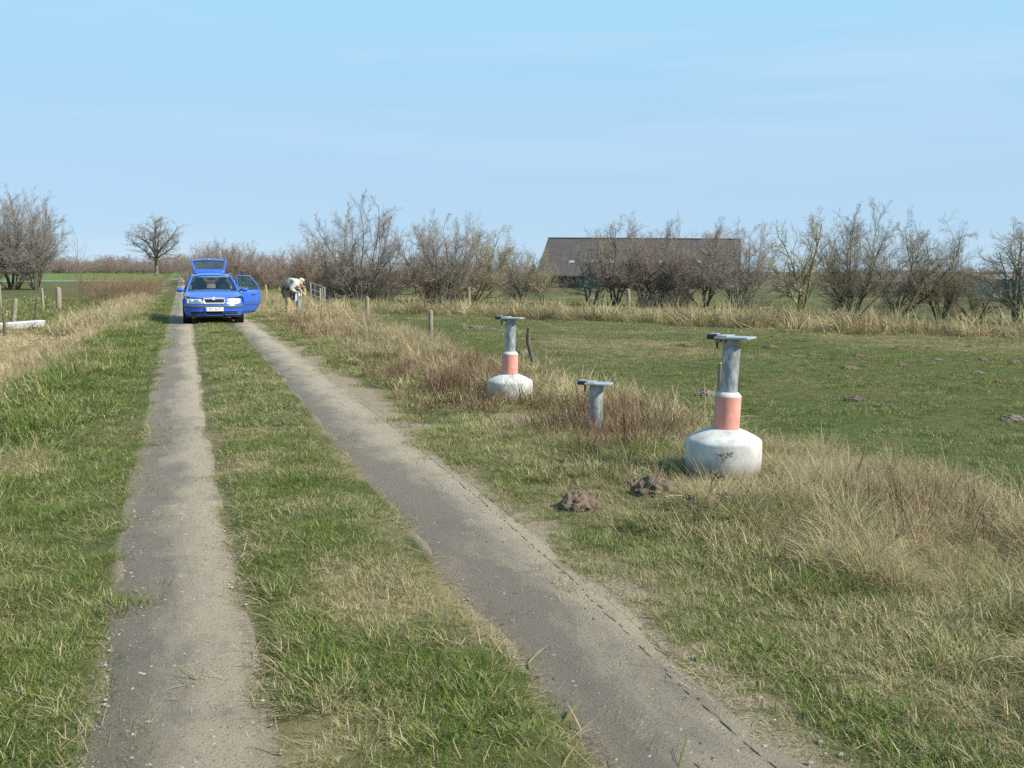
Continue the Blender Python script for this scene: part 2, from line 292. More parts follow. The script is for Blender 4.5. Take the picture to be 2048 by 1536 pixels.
# ------------------------------------------------------------------ the two wheel tracks and the crossing road
def track_mat(name, dark_side, x0, x1):
    m = bpy.data.materials.new(name); m.use_nodes = True; nn = m.node_tree.nodes; ll = m.node_tree.links.new; bb = nn['Principled BSDF']
    bb.inputs['Roughness'].default_value = 0.9; bb.inputs['Specular IOR Level'].default_value = 0.25
    c = nn.new('ShaderNodeTexCoord'); sx = nn.new('ShaderNodeSeparateXYZ'); ll(c.outputs['Object'], sx.inputs['Vector'])
    mpn = nn.new('ShaderNodeMapping'); mpn.inputs['Scale'].default_value = (1.0, 0.35, 1.0); ll(c.outputs['Object'], mpn.inputs['Vector'])
    def nz(s, d, r, stretched=True):
        t = nn.new('ShaderNodeTexNoise'); t.inputs['Scale'].default_value = s; t.inputs['Detail'].default_value = d; t.inputs['Roughness'].default_value = r
        ll((mpn if stretched else c).outputs['Vector' if stretched else 'Object'], t.inputs['Vector']); return t.outputs['Fac']
    def rng(v, a, e, f=0.0, g=1.0):
        r = nn.new('ShaderNodeMapRange'); r.inputs['From Min'].default_value = a; r.inputs['From Max'].default_value = e; r.inputs['To Min'].default_value = f; r.inputs['To Max'].default_value = g; ll(v, r.inputs['Value']); return r.outputs['Result']
    def mth(op, a, e):
        q = nn.new('ShaderNodeMath'); q.operation = op
        for i, v in ((0, a), (1, e)):
            if isinstance(v, (int, float)): q.inputs[i].default_value = v
            else: ll(v, q.inputs[i])
        return q.outputs[0]
    def mc(f, a, e):
        x = nn.new('ShaderNodeMix'); x.data_type = 'RGBA'
        for s, v in ((0, f), (6, a), (7, e)):
            if isinstance(v, tuple): x.inputs[s].default_value = (*v, 1)
            else: ll(v, x.inputs[s])
        return x.outputs[2]
    lat = rng(sx.outputs['X'], x0, x1)                       # 0 = left edge, 1 = right edge
    big, med, fine, gr = nz(1.6, 6, 0.68), nz(7, 9, 0.78), nz(95, 6, 0.8, False), nz(420, 2, 0.5, False)
    s = mth('ADD', lat, mth('MULTIPLY', mth('SUBTRACT', big, 0.5), 1.5)); s = mth('ADD', s, mth('MULTIPLY', mth('SUBTRACT', med, 0.5), 0.8))
    sandf = rng(s, 0.30, 0.74)
    dark = mc(rng(fine, 0.3, 0.7), (0.108, 0.090, 0.069), (0.212, 0.180, 0.140))
    sandc = mc(rng(fine, 0.3, 0.7), (0.215, 0.177, 0.125), (0.41, 0.342, 0.243))
    col = mc(sandf, dark, sandc)
    edge = mth('ABSOLUTE', mth('SUBTRACT', lat, 0.5), 0.0); edge = mth('ADD', edge, mth('MULTIPLY', mth('SUBTRACT', med, 0.5), 0.55)); edge = mth('ADD', edge, mth('MULTIPLY', mth('SUBTRACT', big, 0.5), 0.25))
    soil = mc(rng(nz(60, 4, 0.8, False), 0.35, 0.65), (0.125, 0.096, 0.064), (0.31, 0.25, 0.17))
    col = mc(rng(edge, 0.36, 0.54), col, soil)
    blot = rng(nz(3.2, 7, 0.72), 0.56, 0.66); col = mc(mth('MULTIPLY', blot, 0.55), col, soil)
    stain = rng(nz(2.3, 6, 0.7, False), 0.55, 0.70); col = mc(mth('MULTIPLY', stain, 0.5), col, (0.085, 0.074, 0.063))
    vor = nn.new('ShaderNodeTexVoronoi'); vor.inputs['Scale'].default_value = 34; ll(c.outputs['Object'], vor.inputs['Vector'])
    grit = mth('MULTIPLY', rng(vor.outputs['Distance'], 0.26, 0.16), rng(med, 0.45, 0.6))
    col = mc(mth('MULTIPLY', grit, 0.55), col, (0.42, 0.38, 0.31))
    ll(col, bb.inputs['Base Color'])
    bpn = nn.new('ShaderNodeBump'); bpn.inputs['Strength'].default_value = 1.0; bpn.inputs['Distance'].default_value = 0.012; ll(mth('ADD', fine, grit), bpn.inputs['Height']); ll(bpn.outputs['Normal'], bb.inputs['Normal'])
    return m
def track(name, xr, label, ki):
    ys = axis([(0.3, 40, 400), (40, 124, 160)]); us = np.linspace(0, 1, 9)
    a = TE(ki, ys) - 0.07 + 0.10 * (vnoise(ys * 0, ys, 0.5, 61) - 0.5); c = TE(ki + 1, ys) + 0.06 + 0.12 * (vnoise(ys * 0 + 5, ys, 0.4, 62) - 0.5)
    XX = a[:, None] * (1 - us) + c[:, None] * us; YY = np.repeat(ys[:, None], 9, 1)
    ZZ = terrain(XX, YY) * 0 + terrain(np.clip(XX, xr[0], xr[1]), YY) + 0.012 - 0.03 * (np.abs(us - 0.5) * 2)[None, :] ** 8
    Vv = np.stack([XX.ravel(), YY.ravel(), ZZ.ravel()], 1); m_, k_ = XX.shape
    J = (np.arange(m_ - 1)[:, None] * k_ + np.arange(k_ - 1)[None, :]).ravel()
    o = link(name, mesh_np(name, Vv, np.stack([J, J + 1, J + k_ + 1, J + k_], 1), True), track_mat(name, 0, *xr)); o['kind'] = 'structure'; o['label'] = label
track('wheel_track', LT, 'worn grey and sandy wheel track on the ditch side of the grass strip', 0)
track('wheel_track', RT, 'worn concrete wheel track with rows of soil filled slots, beside the verge', 2)
cr = MB(); cr.grid(lambda u, v: Vector((-60 + 75 * u, 124 + 3.2 * v + 0.0 * u, float(terrain(-60 + 75 * u, 124 + 3.2 * v)) + 0.06)), 60, 2)
o = cr.build('road', mat('far_asphalt', (0.30, 0.29, 0.28), 0.85, var=0.2, scale=0.6)); o['kind'] = 'structure'; o['label'] = 'pale asphalt road crossing at the end of the track'

# dark soil sitting in the slots of the right hand track
def slots():
    Vv, Ff = [], []
    rows = [(.0, .8), (-.075, 1.0), (-.15, .2), (-.225, .42), (-.30, .2)]
    for rx, prob in rows:
        y = 2.2
        while y < 15:
            y += random.uniform(.05, .11)
            keep = prob * float(0.25 + 1.2 * smooth(0.25, 0.5, vnoise(rx * 9, y, 0.9, 70))) * (1 - float(smooth(6, 15, y)) * 0.6)
            if random.random() > keep: continue
            w = random.uniform(.0014, .0034); lh = random.uniform(.012, .05) if prob > .5 else random.uniform(.006, .02); cx = float(TE(3, y)) - .02 + rx + random.gauss(0, .005); k = len(Vv); ta, tb = float(TE(2, y)) - .07, float(TE(3, y)) + .06; z = 0.0135 - .03 * (abs((cx - ta) / (tb - ta) - .5) * 2) ** 8
            for i in range(8):
                a = i / 8 * 2 * math.pi; Vv.append((cx + w * math.cos(a) * random.uniform(.8, 1.2), y + lh * math.sin(a) * random.uniform(.8, 1.15), z))
            Vv.append((cx, y, z + .0015))
            for i in range(8): Ff.append((k + i, k + (i + 1) % 8, k + 8))
    o = link('slot_soil', mesh_np('slot_soil', Vv, Ff), mat('dark_soil', (0.045, 0.037, 0.030), 0.95, var=0.4, scale=40)); o['kind'] = 'stuff'
    o['label'] = 'rows of dark soil in the slots of the concrete wheel track'
slots()
def pebbles():
    base = [(1, 0, 0), (-.9, .1, 0), (.1, .8, 0), (-.1, -.85, 0), (0, .1, .55), (.5, .5, .35), (-.55, -.4, .33)]
    faces = [(0, 5, 4), (0, 4, 3), (1, 4, 2), (1, 6, 4), (2, 4, 5), (0, 2, 5), (3, 4, 6), (1, 3, 6), (0, 5, 2)]
    Vv, Ff = [], []
    for i in range(5200):
        y = 2.3 + 11 * random.random() ** 1.8; q = random.random()
        x = random.uniform(LT[0], LT[1] + .06) if q < .55 else random.uniform(RT[0] - .04, RT[1]) if q < .72 else random.uniform(RT[1], RT[1] + .5)
        s = random.choice((.002, .003, .003, .004, .004, .006, .009)) * random.uniform(.8, 1.3) * (1 if q < .72 else .9); a = random.random() * 6.28; k = len(Vv); z = tz(min(x, RT[1]), y) + 0.010
        if q >= .72: z = tz(x, y) - .001
        for vx, vy, vz in base: Vv.append((x + s * (vx * math.cos(a) - vy * math.sin(a)), y + s * (vx * math.sin(a) + vy * math.cos(a)), z + vz * s))
        Ff += [tuple(k + j for j in f) for f in faces]
    o = link('gravel', mesh_np('gravel', Vv, Ff), mat('pebble', (0.36, 0.32, 0.26), 0.85, col2=(0.12, 0.105, 0.085), scale=9)); o['kind'] = 'stuff'; o['label'] = 'pale small gravel scattered on the wheel tracks'
pebbles()

# ------------------------------------------------------------------ grass
PROTO = bpy.data.collections.new('grass_tufts')     # not linked to the scene
def grass_mat(name, g0, g1, s0, s1, trans=0.35):
    m = bpy.data.materials.new(name); m.use_nodes = True; nn = m.node_tree.nodes; ll = m.node_tree.links.new; bb = nn['Principled BSDF']
    def attr(nm, ty): 
        a = nn.new('ShaderNodeAttribute'); a.attribute_name = nm; a.attribute_type = ty; return a.outputs['Fac']
    dry, rnd, bv, bw = attr('dry', 'INSTANCER'), attr('rnd', 'INSTANCER'), attr('bv', 'GEOMETRY'), attr('bw', 'GEOMETRY')
    def mth(op, a, e):
        q = nn.new('ShaderNodeMath'); q.operation = op
        for i, v in ((0, a), (1, e)):
            if isinstance(v, (int, float)): q.inputs[i].default_value = v
            else: ll(v, q.inputs[i])
        return q.outputs[0]
    def rng(v, a, e, f=0.0, g=1.0):
        r = nn.new('ShaderNodeMapRange'); r.inputs['From Min'].default_value = a; r.inputs['From Max'].default_value = e; r.inputs['To Min'].default_value = f; r.inputs['To Max'].default_value = g; ll(v, r.inputs['Value']); return r.outputs['Result']
    def mc(f, a, e):
        x = nn.new('ShaderNodeMix'); x.data_type = 'RGBA'
        for s, v in ((0, f), (6, a), (7, e)):
            if isinstance(v, tuple): x.inputs[s].default_value = (*v, 1)
            else: ll(v, x.inputs[s])
        return x.outputs[2]
    k = rng(mth('SUBTRACT', dry, bv), -0.14, 0.08)
    t = mth('ADD', mth('MULTIPLY', bw, 0.6), mth('MULTIPLY', rnd, 0.4))
    col = mc(k, mc(t, g0, g1), mc(t, s0, s1)); ll(col, bb.inputs['Base Color'])
    bb.inputs['Roughness'].default_value = 0.6; bb.inputs['Specular IOR Level'].default_value = 0.25
    tr = nn.new('ShaderNodeBsdfTranslucent'); ll(col, tr.inputs['Color']); ms = nn.new('ShaderNodeMixShader'); ms.inputs[0].default_value = trans
    ll(bb.outputs[0], ms.inputs[1]); ll(tr.outputs[0], ms.inputs[2]); ll(ms.outputs[0], nn['Material Output'].inputs['Surface']); return m
GM = grass_mat('grass_blades', (0.050, 0.095, 0.011), (0.182, 0.240, 0.042), (0.24, 0.185, 0.092), (0.60, 0.495, 0.295))
WM = grass_mat('dead_weeds', (0.085, 0.045, 0.026), (0.21, 0.12, 0.072), (0.09, 0.052, 0.033), (0.27, 0.17, 0.105), 0.1)
def tuft(name, nb, rad, ln, el, bend, w, K, seed, m, coll):
    g = np.random.default_rng(seed); r = rad * np.sqrt(g.random(nb)); th = g.random(nb) * 6.283
    bx, by = r * np.cos(th), r * np.sin(th); ph = th + g.normal(0, 0.9, nb); Lg = ln[0] + (ln[1] - ln[0]) * g.random(nb)
    e0 = el[0] + (el[1] - el[0]) * g.random(nb); bd = bend[0] + (bend[1] - bend[0]) * g.random(nb); W = w * (0.6 + 0.8 * g.random(nb)); tw = g.normal(0, 0.5, nb)
    pts = [np.stack([bx, by, np.full(nb, -0.015)], 1)]
    for i in range(K):
        e = e0 - bd * ((i + 0.5) / K); s = Lg / K; p = pts[-1]
        pts.append(p + np.stack([np.cos(e) * np.cos(ph) * s, np.cos(e) * np.sin(ph) * s, np.sin(e) * s], 1))
    side = np.stack([-np.sin(ph + tw), np.cos(ph + tw), np.zeros(nb)], 1)
    Vv = np.zeros((nb, K + 1, 2, 3))
    for i in range(K + 1):
        t = i / K; ww = (W * (1 - t) ** 0.7 * (0.75 + 0.5 * t) + W * 0.08)[:, None] * 0.5
        Vv[:, i, 0] = pts[i] - side * ww; Vv[:, i, 1] = pts[i] + side * ww
    b0 = np.arange(nb)[:, None] * (K + 1) * 2 + np.arange(K)[None, :] * 2; b0 = b0.ravel()
    me = mesh_np(name, Vv.reshape(-1, 3), np.stack([b0, b0 + 1, b0 + 3, b0 + 2], 1), True)
    for nm in ('bv', 'bw'):
        a = me.attributes.new(nm, 'FLOAT', 'POINT'); a.data.foreach_set('value', np.repeat(g.random(nb), (K + 1) * 2).astype(np.float32))
    me.materials.append(m); o = bpy.data.objects.new(name, me); coll.objects.link(o); return o
def protos(tag_, spec, m):
    c = bpy.data.collections.new('tufts_' + tag_)
    for i in range(4): tuft('%s_%d' % (tag_, i), seed=100 * len(tag_) + i + hash(tag_) % 1 , m=m, coll=c, **spec)
    return c
SH = dict(el=(0.12, 1.40), bend=(0.2, 1.7))
C_SN = protos('short_near', dict(nb=48, rad=0.06, ln=(0.03, 0.085), w=0.0034, K=3, **SH), GM)
C_SM = protos('short_mid', dict(nb=60, rad=0.16, ln=(0.04, 0.095), w=0.0085, K=2, **SH), GM)
C_SF = protos('short_far', dict(nb=90, rad=0.55, ln=(0.05, 0.11), w=0.022, K=2, **SH), GM)
TL = dict(el=(0.75, 1.5), bend=(0.5, 2.1))
C_TN = protos('tall_near', dict(nb=42, rad=0.075, ln=(0.14, 0.36), w=0.0042, K=5, **TL), GM)
C_TM = protos('tall_mid', dict(nb=60, rad=0.18, ln=(0.15, 0.42), w=0.0085, K=4, **TL), GM)
C_TF = protos('tall_far', dict(nb=90, rad=0.42, ln=(0.2, 0.55), w=0.017, K=3, el=(0.9, 1.5), bend=(0.3, 1.5)), GM)
C_W = protos('weed', dict(nb=30, rad=0.12, ln=(0.15, 0.45), w=0.0055, K=4, el=(0.6, 1.5), bend=(-0.4, 0.9)), WM)

C_TH = protos('thatch', dict(nb=26, rad=0.09, ln=(0.04, 0.13), w=0.0034, K=3, el=(-0.02, 0.45), bend=(0.0, 0.7)), GM)
C_RO = protos('rosette', dict(nb=9, rad=0.012, ln=(0.045, 0.10), w=0.020, K=4, el=(0.15, 0.7), bend=(0.2, 0.9)), GM)
def scatter(name, label, coll, x, y, sc, dry, rnd, tilt=0.12, lean=0.0, z=None):
    N = len(x); me = bpy.data.meshes.new(name); me.vertices.add(N)
    z = terrain(x, y) if z is None else z
    me.vertices.foreach_set('co', np.stack([x, y, z], 1).astype(np.float32).ravel())
    rot = np.stack([RNG.normal(0, tilt, N), RNG.normal(lean, tilt, N), RNG.random(N) * 6.283], 1)
    def add(nm, ty, arr): a = me.attributes.new(nm, ty, 'POINT'); a.data.foreach_set('vector' if ty == 'FLOAT_VECTOR' else 'value', arr)
    add('rot', 'FLOAT_VECTOR', rot.astype(np.float32).ravel()); add('scl', 'FLOAT', sc.astype(np.float32)); add('dry', 'FLOAT', dry.astype(np.float32)); add('rnd', 'FLOAT', rnd.astype(np.float32))
    add('idx', 'INT', RNG.integers(0, 4, N).astype(np.int32))
    o = bpy.data.objects.new(name, me); COL.objects.link(o); o['kind'] = 'stuff'; o['label'] = label
    ng = bpy.data.node_groups.new(name, 'GeometryNodeTree'); ng.interface.new_socket('Geometry', in_out='INPUT', socket_type='NodeSocketGeometry'); ng.interface.new_socket('Geometry', in_out='OUTPUT', socket_type='NodeSocketGeometry')
    N_ = ng.nodes; gi, go = N_.new('NodeGroupInput'), N_.new('NodeGroupOutput'); ci = N_.new('GeometryNodeCollectionInfo'); ci.inputs['Collection'].default_value = coll; ci.inputs['Separate Children'].default_value = True; ci.inputs['Reset Children'].default_value = True
    ip = N_.new('GeometryNodeInstanceOnPoints'); ip.inputs['Pick Instance'].default_value = True
    def na(nm, ty): a = N_.new('GeometryNodeInputNamedAttribute'); a.data_type = ty; a.inputs['Name'].default_value = nm; return a.outputs['Attribute']
    e2r = N_.new('FunctionNodeEulerToRotation'); K = ng.links.new
    K(na('rot', 'FLOAT_VECTOR'), e2r.inputs[0]); K(e2r.outputs[0], ip.inputs['Rotation']); K(na('scl', 'FLOAT'), ip.inputs['Scale']); K(na('idx', 'INT'), ip.inputs['Instance Index'])
    mtp = N_.new('GeometryNodeMeshToPoints'); K(gi.outputs[0], mtp.inputs[0]); K(mtp.outputs[0], ip.inputs['Points']); K(ci.outputs[0], ip.inputs['Instance']); K(ip.outputs[0], go.inputs[0])
    md = o.modifiers.new('tufts', 'NODES'); md.node_group = ng; return o
def fan(r0, r1, dens, half=R(46)):
    """random ground points in a wide fan around the view direction"""
    area = half * (r1 * r1 - r0 * r0); N = int(area * dens); r = np.sqrt(r0 * r0 + (r1 * r1 - r0 * r0) * RNG.random(N)); a = YAW + (RNG.random(N) * 2 - 1) * half
    return r * np.sin(a), r * np.cos(a)
POSTS_R = {}
def plant():
    rings = [('near', 1.2, 9.5, 960, C_SN, C_TN, 420, .03), ('mid', 9.5, 27, 110, C_SM, C_TM, 70, .10), ('verge', 27, 60, 55, C_SM, C_TM, 30, .10), ('far', 27, 64, 9.0, C_SF, C_TF, 11, .3)]
    LS = {'near': 'short grass growing on the strip between the wheel tracks and on the verges', 'mid': 'short grass of verge and pasture around the posts', 'verge': 'short grass on strip and verges near the parked car', 'far': 'short pasture grass towards the hedge'}
    LD = {'near': 'long straw coloured grass on the verge below the concrete posts', 'mid': 'long dry grass along the fence and ditch', 'verge': 'long dry grass beside the parked car', 'far': 'dry tussock grass along the hedge foot and track'}
    for nm, r0, r1, d1, cs, ct, d2, er in rings:
        def where(x, y):
            core = (x > -2.2) & (x < 3.2)
            return core if nm == 'verge' else ~core if nm == 'far' else core | True
        x, y = fan(r0, r1, d1) if nm != 'verge' else (RNG.uniform(-2.2, 3.2, int(5.4 * 33 * d1)), RNG.uniform(27, 60, int(5.4 * 33 * d1)))
        k = where(x, y); x, y = x[k], y[k]; cov, h, dry, sand, tall, weeds, field, hedge = zones(x, y, er)
        keep = RNG.random(len(x)) < cov * (1 - 0.5 * np.clip(tall, 0, 1)) * (1 - 0.4 * field * (r0 > 20)); x, y, h, dry = x[keep], y[keep], h[keep], dry[keep]
        rnd = np.clip(0.5 * fbm(x, y, 0.7, 81) + 0.5 * RNG.random(len(x)) + 0.5 * (fbm(x, y, 3.5, 84) - 0.5), 0, 1)
        clump = 0.74 + 0.55 * smooth(0.40, 0.72, fbm(x, y, 0.34, 77)); h = np.minimum(h, 1.1) if nm in ('far', 'verge') else h; scatter('short_grass', LS[nm], cs, x, y, h * clump * (0.7 + 0.6 * RNG.random(len(x))), dry, np.where(x > 5.3, rnd * .6, rnd), 0.16)
        x, y = fan(r0, r1, d2) if nm != 'verge' else (RNG.uniform(-2.2, 3.2, int(5.4 * 33 * d2)), RNG.uniform(27, 60, int(5.4 * 33 * d2)))
        k = where(x, y); x, y = x[k], y[k]; cov, h, dry, sand, tall, weeds, field, hedge = zones(x, y, er)
        keep = RNG.random(len(x)) < cov * tall * 1.15; x, y, dry, tall, hd = x[keep], y[keep], dry[keep], tall[keep], hedge[keep]
        dry = np.clip(dry + 0.3 * (RNG.random(len(x)) - 0.5), 0, 1); rnd = np.clip(0.45 * fbm(x, y, 0.9, 91) + 0.55 * RNG.random(len(x)), 0, 1)
        sc = (0.36 + 0.44 * tall + 0.2 * hd) * (0.65 + 0.8 * smooth(0.35, 0.7, fbm(x, y, 0.5, 78))) * (0.6 + 0.6 * RNG.random(len(x))) * np.where(x < -1, 1.05, 1.0)
        scatter('dry_grass', LD[nm], ct, x, y, sc, dry, rnd, 0.40, 0.15)
    x, y = fan(2.5, 30, 34); zz = zones(x, y); w = np.maximum(zz[5] * 1.5, 0.45 * smooth(0.56, 0.68, fbm(x, y, 0.9, 59)) * smooth(2.9, 3.5, x) * (x < 5.2)); keep = RNG.random(len(x)) < w; x, y = x[keep], y[keep]
    scatter('dead_weeds', 'tangle of reddish brown dead weed stems among the posts', C_W, x, y, 0.6 + 0.6 * RNG.random(len(x)), RNG.random(len(x)), RNG.random(len(x)), 0.25)
    x, y = fan(1.2, 11, 140); zz = zones(x, y, .02); keep = RNG.random(len(x)) < zz[0] * (0.35 + 0.9 * smooth(0.35, 0.65, fbm(x, y, 0.6, 63))) * (1 - zz[6] * .6); x, y = x[keep], y[keep]
    scatter('thatch', 'flattened dead grass litter lying among the short grass', C_TH, x, y, 0.7 + 0.7 * RNG.random(len(x)), 0.6 + 0.5 * RNG.random(len(x)), 0.6 * RNG.random(len(x)), 0.10)
    x, y = fan(1.2, 12, 16); zz = zones(x, y, .02); keep = RNG.random(len(x)) < zz[0] * smooth(0.42, 0.62, fbm(x, y, 0.8, 65)) * (1 - zz[4]); x, y = x[keep], y[keep]
    scatter('rosette_weeds', 'low broad leaved weed rosettes in the turf', C_RO, x, y, 0.6 + 0.7 * RNG.random(len(x)), -0.2 + 0.1 * RNG.random(len(x)), 0.3 + 0.6 * RNG.random(len(x)), 0.10)
plant()

# ------------------------------------------------------------------ bare trees and shrubs
def tubes_np(P, Rr, sides):
    """P [N,K,3] polylines, Rr [N,K] radii -> verts, quad faces"""
    N, K, _ = P.shape
    T = np.empty_like(P); T[:, 1:-1] = P[:, 2:] - P[:, :-2]; T[:, 0] = P[:, 1] - P[:, 0]; T[:, -1] = P[:, -1] - P[:, -2]
    T /= np.linalg.norm(T, axis=2, keepdims=True) + 1e-9
    ref = np.where(np.abs(T[..., 2:3]) > 0.9, np.array([1.0, 0, 0]), np.array([0, 0, 1.0])); A = np.cross(T, ref); A /= np.linalg.norm(A, axis=2, keepdims=True) + 1e-9; B = np.cross(T, A)
    an = np.arange(sides) * 2 * np.pi / sides
    Vv = P[:, :, None, :] + Rr[:, :, None, None] * (A[:, :, None, :] * np.cos(an)[None, None, :, None] + B[:, :, None, :] * np.sin(an)[None, None, :, None])
    base = (np.arange(N)[:, None, None] * K + np.arange(K - 1)[None, :, None]) * sides; k = np.arange(sides)[None, None, :]; k2 = (k + 1) % sides
    Fq = np.stack([base + k, base + k2, base + sides + k2, base + sides + k], -1).reshape(-1, 4)
    return Vv.reshape(-1, 3), Fq
def march(g, start, d0, Lg, K, wob, up, gnarl=0.0):
    N = len(start); P = np.zeros((N, K, 3)); P[:, 0] = start; d = d0.copy()
    for i in range(1, K):
        d = d + g.normal(0, wob, (N, 3)) + np.array([0, 0, up]); d /= np.linalg.norm(d, axis=1, keepdims=True); P[:, i] = P[:, i - 1] + d * (Lg / (K - 1))[:, None]
    return P
def branch(g, P, Rr, nch, t0, t1, spread, lr, K, wob, up, rfac, env=None):
    N, Kp, _ = P.shape; M = N * nch
    t = (t0 + (t1 - t0) * (np.tile(np.arange(nch), N) + g.random(M)) / nch); pi = np.repeat(np.arange(N), nch); f = t * (Kp - 1); i0 = np.clip(f.astype(int), 0, Kp - 2); fr = (f - i0)[:, None]
    s = P[pi, i0] * (1 - fr) + P[pi, i0 + 1] * fr; tg = P[pi, i0 + 1] - P[pi, i0]; tg /= np.linalg.norm(tg, axis=1, keepdims=True)
    rv = g.normal(0, 1, (M, 3)); rv -= tg * (rv * tg).sum(1, keepdims=True); rv /= np.linalg.norm(rv, axis=1, keepdims=True)
    an = (spread * (0.7 + 0.6 * g.random(M)) * (1 if env is None else (1.38 - 0.78 * t)))[:, None]; d = tg * np.cos(an) + rv * np.sin(an)
    plen = np.linalg.norm(np.diff(P, axis=1), axis=2).sum(1)[pi]; Lg = plen * lr * ((1.05 - 0.55 * t) * (0.6 + 0.7 * g.random(M)) if env is None else env(t) * (0.82 + 0.22 * g.random(M)))
    r0 = (Rr[pi, i0] * rfac * (0.7 + 0.4 * g.random(M)))
    C = march(g, s, d, Lg, K, wob, up); RR = r0[:, None] * np.linspace(1, 0.35, K)[None, :]
    return C, RR
def make_tree(seed, stems, lean, h, r0, levels, twig_r=0.0036, stem_wob=0.10, stem_up=0.05, spreadbase=0.25, trunk_to=1, env=None):
    g = np.random.default_rng(seed); th = np.arange(stems) * 6.283 / stems + g.random(stems) * 1.2
    le = lean * (0.4 + 0.9 * g.random(stems)); d = np.stack([np.cos(th) * np.sin(le), np.sin(th) * np.sin(le), np.cos(le)], 1)
    st = np.stack([np.cos(th) * spreadbase * g.random(stems), np.sin(th) * spreadbase * g.random(stems), np.full(stems, -0.12)], 1)
    if stems == 1: d = np.array([[0.03, 0.02, 1.0]]); st = np.array([[0, 0, -0.15]])
    Lg = h * (0.72 + 0.35 * g.random(stems)); P = march(g, st, d, Lg, 9, stem_wob, stem_up); RR = (r0 * (0.6 + 0.5 * g.random(stems)))[:, None] * np.linspace(1, 0.22, 9)[None, :]
    wood, twig = [tubes_np(P, RR, 6)], []; cur = (P, RR)
    for i, lv in enumerate(levels):
        C, CRr = branch(g, *cur, **lv, env=env if i == 0 else None); CRr = np.maximum(CRr, twig_r * (1 - 0.45 * np.linspace(0, 1, CRr.shape[1]))[None, :]); cur = (C, CRr)
        (wood if i < trunk_to else twig).append(tubes_np(C, CRr, 4 if i == 0 else 3))
    def join(parts, nm):
        o = 0; Vs, Fs = [], []
        for v, f in parts: Vs.append(v); Fs.append(f + o); o += len(v)
        return mesh_np(nm, np.concatenate(Vs), np.concatenate(Fs), True)
    return join(wood, 'trunk'), join(twig, 'crown')
lv = lambda nch, t0, t1, spread, lr, K, wob, up, rfac: dict(nch=nch, t0=t0, t1=t1, spread=spread, lr=lr, K=K, wob=wob, up=up, rfac=rfac)
# unit trees are about 5 m high
VAR = {}
for i in range(3):   # coppiced alder / willow: many steep stems, fine upward twigs
    VAR['coppice%d' % i] = make_tree(30 + i, 13, 0.62, 4.6, 0.048, [lv(14, .14, .98, .62, .42, 5, .16, .05, .55), lv(10, .10, .98, .62, .5, 4, .13, .02, .55), lv(9, .1, 1.0, .62, .5, 3, .10, .0, .55)])
for i in range(3):   # hawthorn: crooked, dense, spiky
    VAR['thorn%d' % i] = make_tree(50 + i, 8, 0.70, 3.6, 0.065, [lv(13, .16, 1.0, .85, .48, 6, .28, .05, .55), lv(11, .12, 1.0, .85, .5, 4, .22, .02, .55), lv(8, .1, 1.0, .85, .48, 3, .16, .0, .55)], stem_wob=.18)
for i in range(2):   # open tree with a short trunk and rising crooked limbs
    VAR['open%d' % i] = make_tree(70 + i, 5, 0.60, 4.4, 0.08, [lv(14, .18, 1.0, .78, .50, 6, .22, .05, .55), lv(12, .12, 1.0, .8, .46, 4, .20, .02, .55), lv(8, .12, 1.0, .8, .44, 3, .15, .0, .55)], stem_wob=.16)
def round_tree(seed):
    """bare deciduous tree: clear trunk that forks into limbs reaching to a round crown"""
    g = np.random.default_rng(seed); n_ = 15; th = np.arange(n_) * 2.399 + g.random(n_) * .5; le = np.linspace(.06, 1.12, n_); st = np.stack([np.zeros(n_), np.zeros(n_), 1.75 - .62 * np.linspace(0, 1, n_)], 1)
    d = np.stack([np.cos(th) * np.sin(le), np.sin(th) * np.sin(le), np.cos(le)], 1); cz, rr = 3.15, 1.78; dz = cz - st[:, 2]; dp = dz * d[:, 2]; Lg = .86 * (dp + np.sqrt(np.maximum(.01, dp * dp - dz * dz + rr * rr)))
    P = march(g, st, d, Lg, 9, .10, .02); RR = (.055 * (.7 + .4 * g.random(n_)))[:, None] * np.linspace(1, .18, 9)[None, :]
    tp = np.array([[[0, 0, -.15], [.01, 0, .5], [0, .01, 1.1], [.01, .01, 1.85]]]); parts_w = [tubes_np(tp, np.array([[.105, .08, .07, .045]]), 8), tubes_np(P, RR, 5)]; tw = []; cur = (P, RR)
    for i_, lv_ in enumerate([lv(13, .22, 1.0, .70, .40, 6, .14, .02, .5), lv(9, .2, 1.0, .75, .42, 4, .14, .01, .5), lv(6, .2, 1.0, .75, .45, 3, .12, .0, .55)]):
        C, Rr = branch(g, *cur, **lv_); Rr = np.maximum(Rr, .0028); cur = (C, Rr); (parts_w if i_ == 0 else tw).append(tubes_np(C, Rr, 4 if i_ == 0 else 3))
    res = []
    for nm, parts in (('trunk', parts_w), ('crown', tw)):
        o_ = 0; Vs, Fs = [], []
        for v, f in parts: Vs.append(v); Fs.append(f + o_); o_ += len(v)
        res.append(mesh_np(nm, np.concatenate(Vs), np.concatenate(Fs), True))
    return tuple(res)
VAR['round'] = round_tree(92)
VAR['rods0'] = make_tree(96, 90, 0.45, 3.9, 0.020, [lv(5, .35, .95, .35, .42, 3, .10, .06, .6), lv(3, .3, .95, .4, .5, 3, .1, .04, .6)], spreadbase=1.3, trunk_to=0)
VAR['rods1'] = make_tree(97, 34, 0.45, 3.7, 0.015, [lv(5, .35, .95, .35, .42, 3, .10, .06, .6), lv(3, .3, .95, .4, .5, 3, .1, .04, .6)], spreadbase=1.6, trunk_to=0)
VAR['sapling'] = make_tree(98, 3, 0.3, 4.5, 0.028, [lv(8, .25, .98, .55, .42, 4, .12, .07, .5), lv(5, .2, 1.0, .6, .45, 3, .12, .05, .6)])
